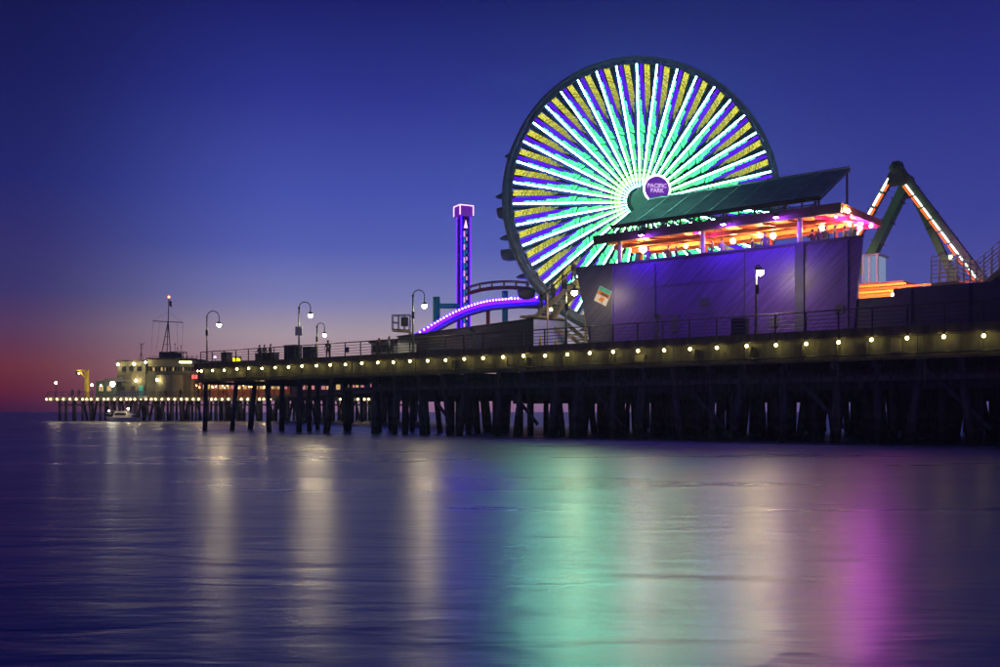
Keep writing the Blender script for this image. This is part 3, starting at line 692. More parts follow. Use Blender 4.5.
# on the upper deck, seen above the parapet
g = 'people on the upper deck'
spots = [(648, 'left end near the brightest lamp'), (668, 'left part below the warm lamps'), (676, 'left part beside another guest'), (712, 'just right of the middle column'), (722, 'in the middle'),
         (752, 'between middle and right columns'), (765, 'left of the right column'), (812, 'right of the right column'), (819, 'in the group right of the right column'), (825, 'at the right side of that group'), (835, 'near the right end'), (845, 'second from the right end'), (852, 'at the far right end')]
for i, (px, wh) in enumerate(spots):
    w = 5.0+0.35*(i % 3)
    person(W((uof(px, w), w, ZF+0.0)), PA+R(random.uniform(-90, 90)+(180 if i % 2 else 0)), 'guest on the upper deck under the canopy, '+wh, ['stand', 'phone'][i % 2], (i*5+2) % 6, i % 5, g, h=random.uniform(0.96, 1.05))

# ================================================================== RIGHT SIDE: low dark wall, stair, swing ride
rw = thing('low_building', 'low dark blue building behind the railing at the right edge', 'building', W((8, 7, DECK)))
ua = uof(893, WW)
MB(W).box(uR_b+0.06, ua-0.01, WW+0.1, 10, DECK, 8.72).build('wall', 'darkblue', rw)
MB(W).box(ua, UR, WW+0.06, 12, DECK, 9.15).build('wall', 'darkblue', rw)
for i in range(7):
    a = ua+1+i*3.2; MB(W).box(a-0.05, a+0.05, WW-0.01, WW+0.056, DECK, 9.1).build('wall_batten', 'darkblue', rw)
rs = thing('access_stair', 'concrete stair with steel railings on the low dark building', 'stairs', W((uof(950, 7), 7, 9.15)))
w_ = 7.0
pts = [P(931, 283, w_), P(957, 281, w_), P(976, 288, w_), P(1000, 268, w_), P(1030, 243, w_)]
pts = [(p[0], p[1], p[2]) for p in pts]
for (p, q), nme in zip(zip(pts[:-1], pts[1:]), ('landing', 'flight', 'flight', 'flight')):
    MB(W).hexa([(p[0], w_, p[2]-0.35), (p[0], w_+1.6, p[2]-0.35), (p[0], w_+1.6, p[2]), (p[0], w_, p[2])], [(q[0], w_, q[2]-0.35), (q[0], w_+1.6, q[2]-0.35), (q[0], w_+1.6, q[2]), (q[0], w_, q[2])]).build(nme, 'concrete', rs)
for hh in (0.3, 0.55, 0.8, 1.05, 1.3, 1.6):
    for ww in (w_+0.06, w_+1.54):
        MB(W).tube([(p[0], ww, p[2]+hh) for p in pts], 0.03, 5).build('rail', 'offwhite', rs)
for j, (p, q) in enumerate(zip(pts[:-1], pts[1:])):
    k = 3
    for i in range(k+(1 if j == 3 else 0)):
        t = i/k; a = tuple(p[x]+(q[x]-p[x])*t for x in range(3))
        for ww in (w_+0.06, w_+1.54): MB(W).box(a[0]-0.03, a[0]+0.03, ww-0.03, ww+0.03, a[2], a[2]+1.62).build('railing_post', 'offwhite', rs)
t = thing('stair_lamp', 'small warm lamp on the railing of the concrete stair', 'lamp', W(P(950.5, 258, w_+0.06)))
MB().ball((0, 0, 0.05), 0.09, 8, 5).build('globe', 'bulb', t, root=False); MB().tube([(0, 0, -0.3), (0, 0, -0.03)], 0.025, 5).build('stem', 'rail', t, root=False)

rd = thing('swing_ride', 'green swing ride frame of two tall inverted V legs edged with orange lights', 'ride', W((-11, 22, DECK)))
wf, wb = 19.2, 24.4
ap, lf, rt = P(897, 167, wf), P(840, 268, wf), P(984, 282, wf)
MB(W).bar(ap, lf, 0.42, 0.55, (0, 1, 0)).build('leg', 'ridedark', rd)
MB(W).bar(ap, rt, 0.62, 0.62, (0, 1, 0)).build('leg', 'ridedark', rd)
ap2, lf2, rt2 = P(908, 181, wb), P(862, 275, wb), P(962, 295, wb)
MB(W).bar(ap2, lf2, 0.66, 0.95, (0, 1, 0)).build('leg', 'ridegreen', rd)
MB(W).bar(ap2, rt2, 0.52, 0.52, (0, 1, 0)).build('leg', 'ridegreen', rd)
MB(W).tube([(ap[0], wf-0.5, ap[2]-0.15), (ap2[0], wb+0.4, ap2[2]-0.15)], 0.42, 14).build('axle', 'ridedark', rd, smooth=True)
for p, ww in ((ap, wf), (ap2, wb)):
    MB(W).prism([(p[0]-0.62, ww-0.45, p[2]-1.3), (p[0]+0.72, ww-0.45, p[2]-1.3), (p[0]+0.30, ww-0.45, p[2]+0.35), (p[0]-0.22, ww-0.45, p[2]+0.35)], (0, 0.9, 0)).build('crown_plate', 'ridedark', rd)
for p, q, d_, ww in ((ap, lf, 0.62, 0.72), (ap, rt, 0.76, 0.76), (ap2, lf2, 0.82, 1.1), (ap2, rt2, 0.66, 0.66)):
    for f in (0.2, 0.42, 0.64, 0.86):
        c0 = [p[i]+(q[i]-p[i])*f for i in range(3)]; c1 = [p[i]+(q[i]-p[i])*(f+0.012) for i in range(3)]
        MB(W).bar(c0, c1, ww*0.9, d_, (0, 1, 0)).build('flange', 'ridedark', rd)
def leds(p, q, k, a0, a1, shift):
    p, q = Vector(p), Vector(q)
    for i in range(k):
        a = p+(q-p)*(a0+(a1-a0)*i/k); b = p+(q-p)*(a0+(a1-a0)*(i+0.84)/k)
        o = Vector(shift)
        MB(W).bar(a+o, b+o, 0.10, 0.22, (0, 1, 0)).build('light_bar', 'ledwhite', rd)
        o2 = o + Vector((0.22*(1 if shift[0] > 0 else -1)*-1, 0.01, -0.04)) if False else o + Vector((-0.20 if q.x > p.x else 0.20, 0.02, -0.05))
        MB(W).bar(a+o2, b+o2, 0.10, 0.16, (0, 1, 0)).build('orange_light_bar', 'ledorange', rd)
leds(ap, rt, 8, 0.16, 0.99, (-0.20, -0.37, -0.06))
leds(ap, lf, 6, 0.12, 0.98, (0.02, -0.36, 0.0))
MB(W).box(uof(862, 14), uof(906, 14), 13.5, 16.5, DECK, zof(283, uof(884, 14), 14)).build('platform', 'orange', rd)
for i in range(4):
    z = zof(294-3.1*i, uof(884, 13.4), 13.4); MB(W).box(uof(858, 13.4), uof(985 if i == 2 else 906, 13.4), 13.38, 13.48, z-0.08, z+0.06).build('platform_board', 'yellow' if i % 2 else 'orange', rd)
MB(W).box(uof(905, 15), uof(990, 15), 14.5, 17, DECK, zof(291, uof(940, 15), 15)).build('queue_wall', 'orange', rd)
bo = thing('ride_booth', 'small pale glazed booth at the foot of the swing ride', 'booth', W((uof(870, 16.8), 18.0, DECK)))
a0_, a1_ = uof(862, 16.8), uof(877, 16.8); zt = zof(255, a0_, 16.8); zb = zof(283, a0_, 16.8)
MB(W).box(a0_, a1_, 16.9, 18.9, DECK, zb).build('base', 'orange', bo)
MB(W).box(a0_+0.05, a1_-0.05, 17.0, 18.8, zb+0.01, zt-0.12).build('glazing', 'screen', bo)
for a in (a0_+0.04, (a0_*0.55+a1_*0.45), a1_-0.04): MB(W).box(a-0.07, a+0.07, 16.88, 17.02, zb+0.01, zt-0.11).build('mullion', 'white', bo)
MB(W).box(a0_-0.1, a1_+0.1, 16.8, 19.0, zt-0.1, zt+0.03).build('roof', 'offwhite', bo)
for px, z_, lb in ((864, 9.45, 'warm lamp at the left end of the orange ride platform'), (893, 9.7, 'added warm lamp lighting the middle of the orange ride platform'), (922, 9.6, 'added warm lamp low behind the dark wall right of the orange platform')):  # middle and right lamps are added to brighten the orange platform
    t = thing('ride_lamp', lb, 'lamp', W((uof(px, 12.3), 12.3, z_)), 'lamps at the orange platform')
    MB().ball((0, 0, 0), 0.10, 8, 5).build('globe', 'warm', t, root=False); MB().tube([(0, 0, DECK-z_), (0, 0, -0.08)], 0.04, 6).build('post', 'dark', t, root=False)

# ================================================================== MIDDLE: trailers, coaster, drop tower, lift
tr = thing('long_trailer', 'long dark clapboard trailer with a white end standing behind the railing', 'trailer', (-3.5, 84, DECK), ang=math.atan2(-17.7, 12.0))
pA, pB = Vector((-9.5, 92.7, 0)), Vector((2.5, 75.0, 0)); dv = (pB-pA).normalized(); pv = Vector((-dv.y, dv.x, 0)); LN = (pB-pA).length
def TX(p): q = pA + dv*p[0] + pv*p[1]; return (q.x, q.y, p[2])
TZ = 8.75
MB(TX).box(0, LN, 0.06, 3.0, DECK, TZ-0.02).build('body', 'trailer', tr)
for i in range(12):
    z = DECK+0.02+(TZ-DECK-0.05)*i/12; h = (TZ-DECK-0.05)/12
    MB(TX).hexa([(0, 0.0, z), (LN-0.01, 0.0, z), (LN-0.01, 0.058, z), (0, 0.058, z)], [(0, 0.035, z+h-0.01), (LN-0.01, 0.035, z+h-0.01), (LN-0.01, 0.058, z+h-0.01), (0, 0.058, z+h-0.01)]).build('siding_board', 'trailer', tr)
MB(TX).box(LN+0.002, LN+0.06, 0.0, 3.02, DECK, TZ).build('white_end', 'bluewhite', tr)
MB(TX).box(-0.1, LN+0.1, -0.08, 3.08, TZ+0.002, TZ+0.09).build('roof', 'trailer', tr)
# booth with pale roof
bt = thing('pale_booth', 'small pale booth behind the railing left of the long trailer', 'booth', W((uof(384, 3.5), 3.5, DECK)))
a, b = uof(371, 3), uof(398, 3)
MB(W).box(a, b, 3.0, 5.2, DECK, 7.75).build('body', 'offwhite', bt); MB(W).box(a-0.15, b+0.15, 2.85, 5.4, 7.752, 7.9).build('roof', 'darkroof', bt)
for i in range(4): MB(W).box(a+0.2+i*0.62, a+0.7+i*0.62, 2.97, 2.998, 6.95, 7.55).build('window', 'glassdark', bt)
# boom lift basket
bl = thing('lift_basket', 'empty boom lift basket raised above the long trailer', 'lift', A(402, 340, 92), ang=0)
YL = 92.0
def L(px, py, dy=0): p = A(px, py, YL); return (p[0], p[1]+dy, p[2])
for dy in (0, 1.1):
    fr = MB()
    for a, b in (((392, 329), (409, 330)), ((392, 315), (410, 314.5)), ((392, 315), (392, 329)), ((410, 314.5), (409, 330)), ((398, 315), (398, 329)), ((392, 322), (398, 322.5)), ((404, 314.8), (404, 330))):
        fr.bar(L(*a, dy), L(*b, dy), 0.07, 0.07, (0, 1, 0))
    fr.build('basket_frame', 'rail', bl)
MB().hexa([L(392, 331), L(410, 332), L(410, 332, 1.1), L(392, 331, 1.1)], [L(392, 328.6), L(410, 329.6), L(410, 329.6, 1.1), L(392, 328.6, 1.1)]).build('basket_floor', 'tan', bl)
MB().hexa([L(401, 326), L(408, 326), L(408, 326, .5), L(401, 326, .5)], [L(401, 317), L(408, 317), L(408, 317, .5), L(401, 317, .5)]).build('control_box', 'dark', bl)
MB().bar(L(408, 330, .5), L(412, 337, .5), 0.22, 0.25).build('boom', 'tan', bl); MB().bar(L(411, 335, .5), L(422, 350, .5), 0.3, 0.35).build('boom', 'tan', bl)
# coaster
cs = thing('roller_coaster', 'purple lit roller coaster track with red upper track and teal columns', 'roller coaster', A(490, 358, 100), ang=0)
def smooth_pts(pp, Y0, Y1, n=44):
    out = []; k = len(pp)-1
    for i in range(n+1):
        t = i/n*k; j = min(int(t), k-1); f = t-j
        g_ = lambda a: pp[max(0, min(k, a))]
        p0, p1, p2, p3 = g_(j-1), g_(j), g_(j+1), g_(j+2)
        q = [0.5*(2*p1[c]+(p2[c]-p0[c])*f+(2*p0[c]-5*p1[c]+4*p2[c]-p3[c])*f*f+(3*p1[c]-p0[c]-3*p2[c]+p3[c])*f**3) for c in (0, 1)]
        out.append(A(q[0], q[1], Y0+(Y1-Y0)*i/n))
    return out
tp = smooth_pts([(412, 339), (430, 328.5), (445, 319.5), (460, 312), (475, 306.5), (490, 303), (505, 301.5), (520, 300.5), (535, 299.5), (552, 300)], 96, 99)
sh = lambda pts, d: [(p[0]+d[0], p[1]+d[1], p[2]+d[2]) for p in pts]
MB().tube(sh(tp, (0, 0.3, -0.45)), 0.30, 10).build('spine', 'purple', cs, smooth=True)
for dy in (-0.35, 0.95): MB().tube(sh(tp, (0, dy, 0.08)), 0.08, 6).build('track_rail', 'purple', cs, smooth=True)
for i in range(1, len(tp)-1, 2):
    p = tp[i]; MB().bar((p[0], p[1]-0.35, p[2]+0.02), (p[0], p[1]+0.95, p[2]+0.02), 0.10, 0.10).build('track_tie', 'purple', cs)
sd = MB()
for i in range(len(tp)-1):
    p, q = tp[i], tp[i+1]; sd.hexa([(p[0], p[1]-0.52, p[2]-0.26), (q[0], q[1]-0.52, q[2]-0.26), (q[0], q[1]-0.46, q[2]-0.26), (p[0], p[1]-0.46, p[2]-0.26)], [(p[0], p[1]-0.52, p[2]+0.32), (q[0], q[1]-0.52, q[2]+0.32), (q[0], q[1]-0.46, q[2]+0.32), (p[0], p[1]-0.46, p[2]+0.32)])
lsd = sd.build('light_panel', 'ledviolet', cs)
pearl = MB().ball((0, 0, 0), 0.085, 6, 4).build('bulb', 'ledpearl', lsd, root=False)
NB = 44; first = True
for i in range(NB):
    t = (i+0.5)/NB*(len(tp)-1); j = int(t); f = t-j
    l = INV[cs.name] @ Vector([tp[j][c]+(tp[j+1][c]-tp[j][c])*f for c in range(3)]) + Vector((0, -0.58, 0.16))
    if first: pearl.location = l; first = False
    else: inst(pearl, lsd, l)
rp = smooth_pts([(468, 293.5), (480, 290), (495, 288), (510, 287.5), (525, 288.5), (540, 290.5), (552, 294)], 104, 101, 30)
MB().tube(sh(rp, (0, 0, 0.0)), 0.20, 9).build('upper_spine', 'redtrack', cs, smooth=True)
for dy in (-0.5, 0.5): MB().tube(sh(rp, (0, dy, 0.62)), 0.06, 6).build('upper_rail', 'redtrack', cs, smooth=True)
MB().tube(sh(rp, (0, -0.7, -0.1)), 0.06, 6).build('upper_rail', 'redtrack', cs, smooth=True)
for i in range(1, 31, 4):
    p = rp[i]; MB().bar((p[0], p[1]-0.5, p[2]+0.6), (p[0], p[1], p[2]+0.1), 0.18, 0.18).build('yellow_bracket', 'yellow', cs); MB().bar((p[0], p[1]+0.5, p[2]+0.6), (p[0], p[1], p[2]+0.1), 0.18, 0.18).build('yellow_bracket', 'yellow', cs)
def vcol(px, py0, Y, r, m, nme='support_column'):
    p = A(px, py0, Y); MB().tube([(p[0], Y, DECK), p], r, 14).build(nme, m, cs, smooth=True)
vcol(436.5, 297, 101, 0.36, 'green'); vcol(505, 291, 101.5, 0.30, 'teal'); vcol(488, 306, 99.5, 0.2, 'redtrack'); vcol(544, 302, 100, 0.27, 'bluecol')
p, q = A(437, 306, 101), A(460, 306, 101); MB().tube([p, q], 0.27, 10).build('support_beam', 'green', cs, smooth=True)
p, q = A(478, 308, 99.6), A(498, 305.5, 99.6); MB().bar(p, q, 0.2, 0.24).build('support_beam', 'redtrack', cs)
p, q = A(505, 307, 100.2), A(545, 308, 100.2); MB().bar(p, q, 0.2, 0.18).build('support_beam', 'orange', cs)
t = thing('track_lamp', 'small white lamp above the purple coaster track', 'lamp', A(511, 298, 97.5), ang=0)
MB().ball((0, 0, 0), 0.10, 8, 5).build('globe', 'ledpearl', t, root=False); MB().tube([(0, 0, -0.5), (0, 0, -0.08)], 0.03, 5).build('stem', 'dark', t, root=False)
# drop tower
YT = 110.0; tb = A(463.5, 345, YT)
dt = thing('drop_tower', 'slim violet drop tower with a glowing outlined box on top', 'tower', (tb[0], tb[1], DECK), ang=R(28))
h0 = A(463.5, 217, YT)[2]-DECK; h1 = A(463.5, 207, YT)[2]-DECK; hw = 0.54
MB().box(-hw, hw, -hw, hw, 0, h0).build('shaft', 'purple', dt, root=False)
for x in (-hw, hw):
    for y in (-hw, hw): MB().box(x-0.045, x+0.045, y-0.045, y+0.045, 0.6, h0-0.01).build('added_corner_light', 'ledtower_added', dt, root=False)  # violet edge strips added to throw a purple band on the water
i = 0; z = 1.0
while z < h0-1.6:
    MB().box(-0.26, -0.10, -hw-0.08, -hw-0.01, z, z+0.62).build('light_bar', 'ledpink' if i % 2 else 'ledblue', dt, root=False)
    MB().box(0.06, 0.16, -hw-0.08, -hw-0.01, z+0.3, z+0.72).build('light_bar', 'ledpink' if i % 3 == 0 else 'ledblue', dt, root=False)
    MB().box(-hw-0.05, -hw-0.01, -0.3, 0.3, z, z+0.1).build('rung', 'purple', dt, root=False)
    z += 0.72; i += 1
tpx = MB().box(-0.76, 0.76, -0.76, 0.76, h0, h1).build('top_box', 'signp', dt, root=False)
ed = 0.8
for a in (-ed, ed):
    for b in (-ed, ed):
        MB().box(a-0.05, a+0.05, b-0.05, b+0.05, h0+0.08, h1+0.1).build('outline_light', 'ledtop', tpx, root=False)
for a in (-ed, ed):
    MB().box(-ed+0.06, ed-0.06, a-0.05, a+0.05, h1, h1+0.1).build('outline_light', 'ledtop', tpx, root=False)
    MB().box(a-0.05, a+0.05, -ed+0.06, ed-0.06, h1, h1+0.1).build('outline_light', 'ledtop', tpx, root=False)
MB().prism([(-0.22, -hw-0.02, h0-1.3), (0.22, -hw-0.02, h0-1.3), (0, -hw-0.02, h0-0.4)], (0, -0.05, 0)).build('arrow_light', 'ledtop', dt, root=False)

# ================================================================== LAMPS AND FURNITURE ON THE NEAR DECK
def goose_lamp(px, w, topy, lpx, lpy, label, r=0.2, m='lamp', box=False, group='curved street lamps on the pier'):
    u0 = uof(px, w); Y = OY+UY*u0+NY*w
    t = thing('street_lamp', label, 'lamp post', W((u0, w, DECK)), group, ang=0)
    zt = zof(topy, u0, w)-DECK; zl = zof(lpy, u0, w)-DECK; dx = (lpx-px)*Y/F
    rr = dx/2; zc = zt-abs(rr)
    MB().lathe((0, 0, 0), [(0.20, 0), (0.20, 0.25), (0.11, 0.4), (0.085, 1.0), (0.06, zc)], 10).build('post', 'post', t, root=False, smooth=True)
    arc = [(rr-rr*math.cos(math.pi*i/12), 0, zc+abs(rr)*math.sin(math.pi*i/12)) for i in range(13)]
    MB().tube([(0, 0, zc-0.02)]+arc+[(dx, 0, zl+0.3)], 0.04, 7).build('arm', 'post', t, root=False, smooth=True)
    MB().ball((0, 0, zc), 0.11, 8, 5).build('collar', 'post', t, root=False, smooth=True)
    MB().lathe((dx, 0, zl+0.08), [(0.26, 0), (0.2, 0.14), (0.06, 0.24), (0.04, 0.34)], 12).build('shade', 'post', t, root=False, smooth=True)
    MB().ball((dx, 0, zl), r, 12, 8).build('globe', m, t, root=False, smooth=True)
    if box: MB().box(-0.3, 0.3, -0.2, -0.09, zc-2.5, zc-1.7).build('sign_box', 'offwhite', t, root=False)
    else: MB().box(-0.09, 0.13, -0.2, -0.08, zc*0.62, zc*0.62+0.55).build('control_box', 'dark', t, root=False)
goose_lamp(207, 0.9, 311, 219, 325, 'leftmost curved lamp post near the far end of the deck railing')
goose_lamp(299, 0.9, 302, 310.5, 315.5, 'curved lamp post with a pale box behind the two dark cabinets', box=True)
goose_lamp(317, 9.0, 323, 324.5, 335, 'small curved lamp post farther back left of the lone person', r=0.17)
goose_lamp(413, 0.9, 290, 424.5, 306, 'curved lamp post beside the lift basket')
goose_lamp(566, 0.9, 284, 574.5, 292.5, 'lamp post in front of the timber stair', r=0.21, m='lampsoft')
goose_lamp(756, 0.9, 265, 760, 272, 'tall lamp post in front of the purple wall', r=0.24, m='lampsoft')
def cabinet(px0, px1, y0, w, label, cat='cabinet'):
    a, b = uof(px0, w), uof(px1, w); t = thing('utility_cabinet', label, cat, W(((a+b)/2, w+0.3, DECK)))
    MB(W).box(a, b, w, w+0.7, DECK+0.08, zof(y0, a, w)).build('body', 'cabinet', t)
    MB(W).box(a+0.08, b-0.08, w-0.025, w-0.002, DECK+0.25, zof(y0, a, w)-0.12).build('door', 'cabinet', t)
    MB(W).box(a-0.04, b+0.04, w-0.05, w+0.75, zof(y0, a, w)+0.002, zof(y0, a, w)+0.06).build('top', 'dark', t)
    MB(W).box(a+0.05, b-0.05, w+0.05, w+0.65, DECK, DECK+0.078).build('plinth', 'dark', t)
cabinet(284, 294.5, 346, 0.5, 'taller dark cabinet left of the box lamp post')
cabinet(302.5, 310, 347.5, 0.5, 'shorter dark cabinet right of the box lamp post')
cabinet(255, 273, 354, 1.3, 'low wide dark bin behind the three leaning figures', 'bin')
cabinet(731, 744, 319.5, 0.5, 'dark cabinet behind the railing left of the tall lamp post')
cabinet(221, 226, 353, 0.8, 'small dark cabinet near the yellow neon sign')
t = thing('railing_sign', 'small dark square plate hung on the railing', 'sign', W((uof(347, -0.04), -0.04, 7.0)))
MB().box(-0.24, 0.24, -0.02, 0.02, -0.2, 0.25).build('plate', 'cabinet', t, root=False); MB().box(-0.2, 0.2, -0.026, -0.021, -0.16, 0.21).build('face', 'bluecol', t, root=False)
for px, py, lb in ((658, 316, 'short camera post behind the railing before the purple wall'), (473, 330, 'short camera post in front of the long trailer')):
    a = uof(px, 0.7); z = zof(py, a, 0.7)-DECK
    t = thing('camera_post', lb, 'post', W((a, 0.7, DECK)))
    MB().lathe((0, 0, 0), [(0.14, 0), (0.12, 0.2), (0.09, 0.3), (0.08, z-0.1)], 10).build('post', 'post', t, root=False, smooth=True)
    MB().box(-0.10, 0.12, -0.28, 0.1, z-0.12, z+0.1).build('camera_head', 'dark', t, root=False)
t = thing('flag_pole', 'thin pale pole standing between the long trailer and the stair', 'pole', W((uof(547.5, 1.6), 1.6, DECK)))
MB().tube([(0, 0, 0), (0, 0, zof(292, uof(547.5, 1.6), 1.6)-DECK)], 0.05, 8).build('shaft', 'tan', t, root=False, smooth=True); MB().lathe((0, 0, 0), [(0.13, 0), (0.13, 0.12), (0.06, 0.2)], 10).build('base', 'dark', t, root=False)
t = thing('stair_floodlight', 'small floodlight on a pole by the white trailer end', 'lamp', W(P(551, 309.5, 1.6)))
MB().ball((0, 0, 0), 0.11, 8, 5).build('globe', 'bulb', t, root=False); MB().bar((-0.3, 0, 0), (-0.1, 0, 0), 0.04, 0.04).build('bracket', 'dark', t, root=False)
for px, lb in ((540.5, 'yellow wet floor cone in front of the white trailer end'), (556, 'low yellow barrier beside the stair foot')):
    a = uof(px, 1.0); t = thing('safety_cone', lb, 'cone', W((a, 1.0, DECK)))
    MB().box(-0.2, 0.2, -0.2, 0.2, 0, 0.05).build('base', 'dark', t, root=False); MB().lathe((0, 0, 0.052), [(0.16, 0), (0.04, 1.0 if px < 550 else 0.6)], 10).build('body', 'yellow', t, root=False, smooth=True)
t = thing('neon_sign', 'small yellow neon script sign near the left end of the pier', 'sign', W((uof(236.5, 6), 6, DECK)))
zs = zof(359.5, uof(236.5, 6), 6)-DECK
MB().box(-0.75, 0.75, 0.03, 0.1, zs-0.3, zs+0.32).build('backboard', 'cabinet', t, root=False)
for x in (-0.6, 0.6): MB().box(x-0.04, x+0.04, 0.03, 0.1, 0, zs-0.31).build('leg', 'dark', t, root=False)
text_mesh('Bubba', 0.50, 0.02, 'lettering', 'neon', t, Matrix.Translation((0, 0.0, zs)) @ Matrix.Rotation(R(90), 4, 'X'), bold=0.02)
t = thing('blue_lamp', 'small blue white lamp at the left end of the pier railing', 'lamp', W((uof(215, 1.2), 1.2, DECK)))
zb_ = zof(357, uof(215, 1.2), 1.2)-DECK
MB().ball((0, 0, zb_), 0.11, 8, 5).build('globe', 'bluel', t, root=False); MB().tube([(0, 0, 0), (0, 0, zb_-0.08)], 0.03, 6).build('post', 'dark', t, root=False)

# ================================================================== FAR END OF THE PIER
YF = 200.0
def Q(px, py, dy=0.0): return A(px, py, YF+dy)
def FX(px): return (px-500)*YF/F
def FZ(py): return CAM_H+(HOR-py)*YF/F
far = thing('far_pier', 'far lower end of the pier on thin piles below the harbour office', 'pier', (FX(200), YF+10, 0), ang=0)
FD = FZ(397.2)
MB().box(FX(46), FX(425), YF, YF+26, FD-0.35, FD).build('deck', 'deck', far)
MB().box(FX(46), FX(425), YF-0.1, YF+0.15, FD-0.75, FD-0.36).build('edge_beam', 'fascia', far)
px = 57.0
while px < 425:
    for dy in (0.8, 8.5, 17, 25):
        x = FX(px)+random.uniform(-0.3, 0.3); ln = random.choice([0, 0, 0, 1.1, -1.1, 0.5])
        MB().tube([(x+ln, YF+dy, -1.2), (x, YF+dy, FD-0.35)], 0.26, 7).build('pile', 'pile', far)
    px += random.uniform(7.0, 11.0)
MB().box(FX(57), FX(425), YF+0.5, YF+0.8, FD-1.7, FD-1.4).build('lower_wale', 'pile', far)
rl2 = thing('far_railing', 'thin railing along the far lower pier', 'railing', (FX(120), YF+0.2, FD), ang=0)
for z in (0.55, 1.05): MB().tube([(FX(47), YF+0.3, FD+z), (FX(265), YF+0.3, FD+z)], 0.05, 5).build('rail', 'rail', rl2)
for i in range(30):
    x = FX(47)+(FX(265)-FX(47))*i/29; MB().box(x-0.04, x+0.04, YF+0.26, YF+0.34, FD, FD+1.05).build('railing_post', 'rail', rl2)
fs_ = thing('far_light_string', 'row of small bulbs along the edge of the far lower pier', 'light string', (FX(120), YF-0.3, FD-0.5), ang=0)
fb0 = None; px = 47.0
while px < 372:
    if 272 < px < 340: px += 6; continue
    l = INV[fs_.name] @ Vector((FX(px), YF-0.3, FZ(399.3)))
    if fb0 is None: fb0 = MB().ball((0, 0, 0), 0.16, 8, 5).build('bulb', 'bulbfar', fs_, root=False); fb0.location = l
    else: inst(fb0, fs_, l)
    px += random.choice([4.2, 5.5, 6.4, 6.4])
# harbour office
ho = thing('harbour_office', 'cream harbour office with banded upper windows and rooftop cabin', 'building', (FX(165), YF+10, FD), ang=0)
def fbox(nme, x0, x1, y0, y1, d0, d1, m, parent=ho, root=None):
    k = 1 + max(d0, 0)/YF if d0 < 9.5 else 1 + d0/YF
    zz = lambda y: FD if y > 397.1 else CAM_H+(HOR-y)*YF*k/F
    return MB().box(FX(x0)*k, FX(x1)*k, YF+d0, YF+d1, zz(y1), zz(y0)).build(nme, m, parent, root=root)
fbox('lower_block', 146, 191, 374, 397.2, 6, 18, 'olive')
fbox('upper_block', 148, 191, 359.5, 366.6, 6, 18, 'olive')
fbox('window_sill_band', 147, 191.5, 371.4, 373.9, 5.6, 18, 'olive')
fbox('window_core', 149, 190.5, 366.7, 371.3, 6.6, 18, 'glassdark')
for i in range(16):
    x = 149+i*2.75; fbox('mullion', x, x+0.7, 366.7, 371.3, 6.2, 6.58, 'olive')
for x in (152, 160, 164, 172, 181): fbox('lit_pane', x+0.9, x+2.4, 367.4, 370.8, 6.4, 6.55, 'win')
fbox('roof', 146, 192.5, 357.9, 359.4, 5, 19, 'darkroof')
mb = MB(); n = 14
vs = [(FX(160)+FX(500+16)*0+2.9*math.cos(math.pi+math.pi*i/n), YF+6-2.4*math.sin(math.pi*i/n), z) for z in (FD+0.01, FZ(374.2)) for i in range(n+1)]
mb.add(vs, [(i, i+1, n+1+i+1, n+1+i) for i in range(n)] + [tuple(range(n, -1, -1)), tuple(range(n+1, 2*n+2))]); mb.build('round_bay', 'olive', ho, smooth=False)
fbox('side_wing', 117, 145.5, 361.5, 397.2, 8, 18, 'olive'); fbox('side_wing_roof', 116, 147, 360, 361.4, 7, 19, 'darkroof')
for x in (122, 129, 137): fbox('window', x, x+4, 366, 371, 7.8, 7.98, 'glassdark')
for x in (121, 131, 139): fbox('door', x, x+4, 386, 397.2, 7.8, 7.98, 'teal' if x == 139 else 'darkroof')
cb = fbox('rooftop_cabin', 159, 173, 351.8, 357.8, 8, 14, 'darkroof')
for z in (349.5, 350.9): MB().tube([(FX(157), YF+7.5, FZ(z)), (FX(175), YF+7.5, FZ(z))], 0.07, 5).build('roof_rail', 'rail', ho)
for i in range(6):
    x = FX(157+i*3.6); MB().box(x-0.06, x+0.06, YF+7.44, YF+7.56, FZ(357.8), FZ(349.4)).build('roof_rail_post', 'rail', ho)
for i in range(9):
    x = FX(150+i*4.8); MB().box(x-0.05, x+0.05, YF+5.5, YF+5.6, FZ(357.8), FZ(354.8)).build('roof_rail_post', 'rail', ho)
MB().tube([(FX(140), YF+5.55, FZ(354.9)), (FX(191), YF+5.55, FZ(354.9))], 0.05, 5).build('roof_rail', 'rail', ho)
t = thing('fluorescent_light', 'yellow fluorescent tube light on the harbour office front', 'lamp', (FX(177.5), YF+5, FZ(361)), ang=0)
MB().box(-1.25, 1.25, -0.12, 0.12, -0.16, 0.16).build('tube', 'fluor', t, root=False); MB().box(-1.35, 1.35, 0.13, 0.9, -0.2, 0.25).build('housing', 'dark', t, root=False)
t = thing('red_sign', 'small glowing red sign at the right end of the harbour office', 'sign', (FX(187), YF+5, FZ(376)), ang=0)
MB().box(-0.5, 0.5, -0.1, 0.1, -0.36, 0.36).build('panel', 'redl', t, root=False); MB().box(-0.55, 0.55, 0.11, 0.9, -0.4, 0.4).build('housing', 'dark', t, root=False)
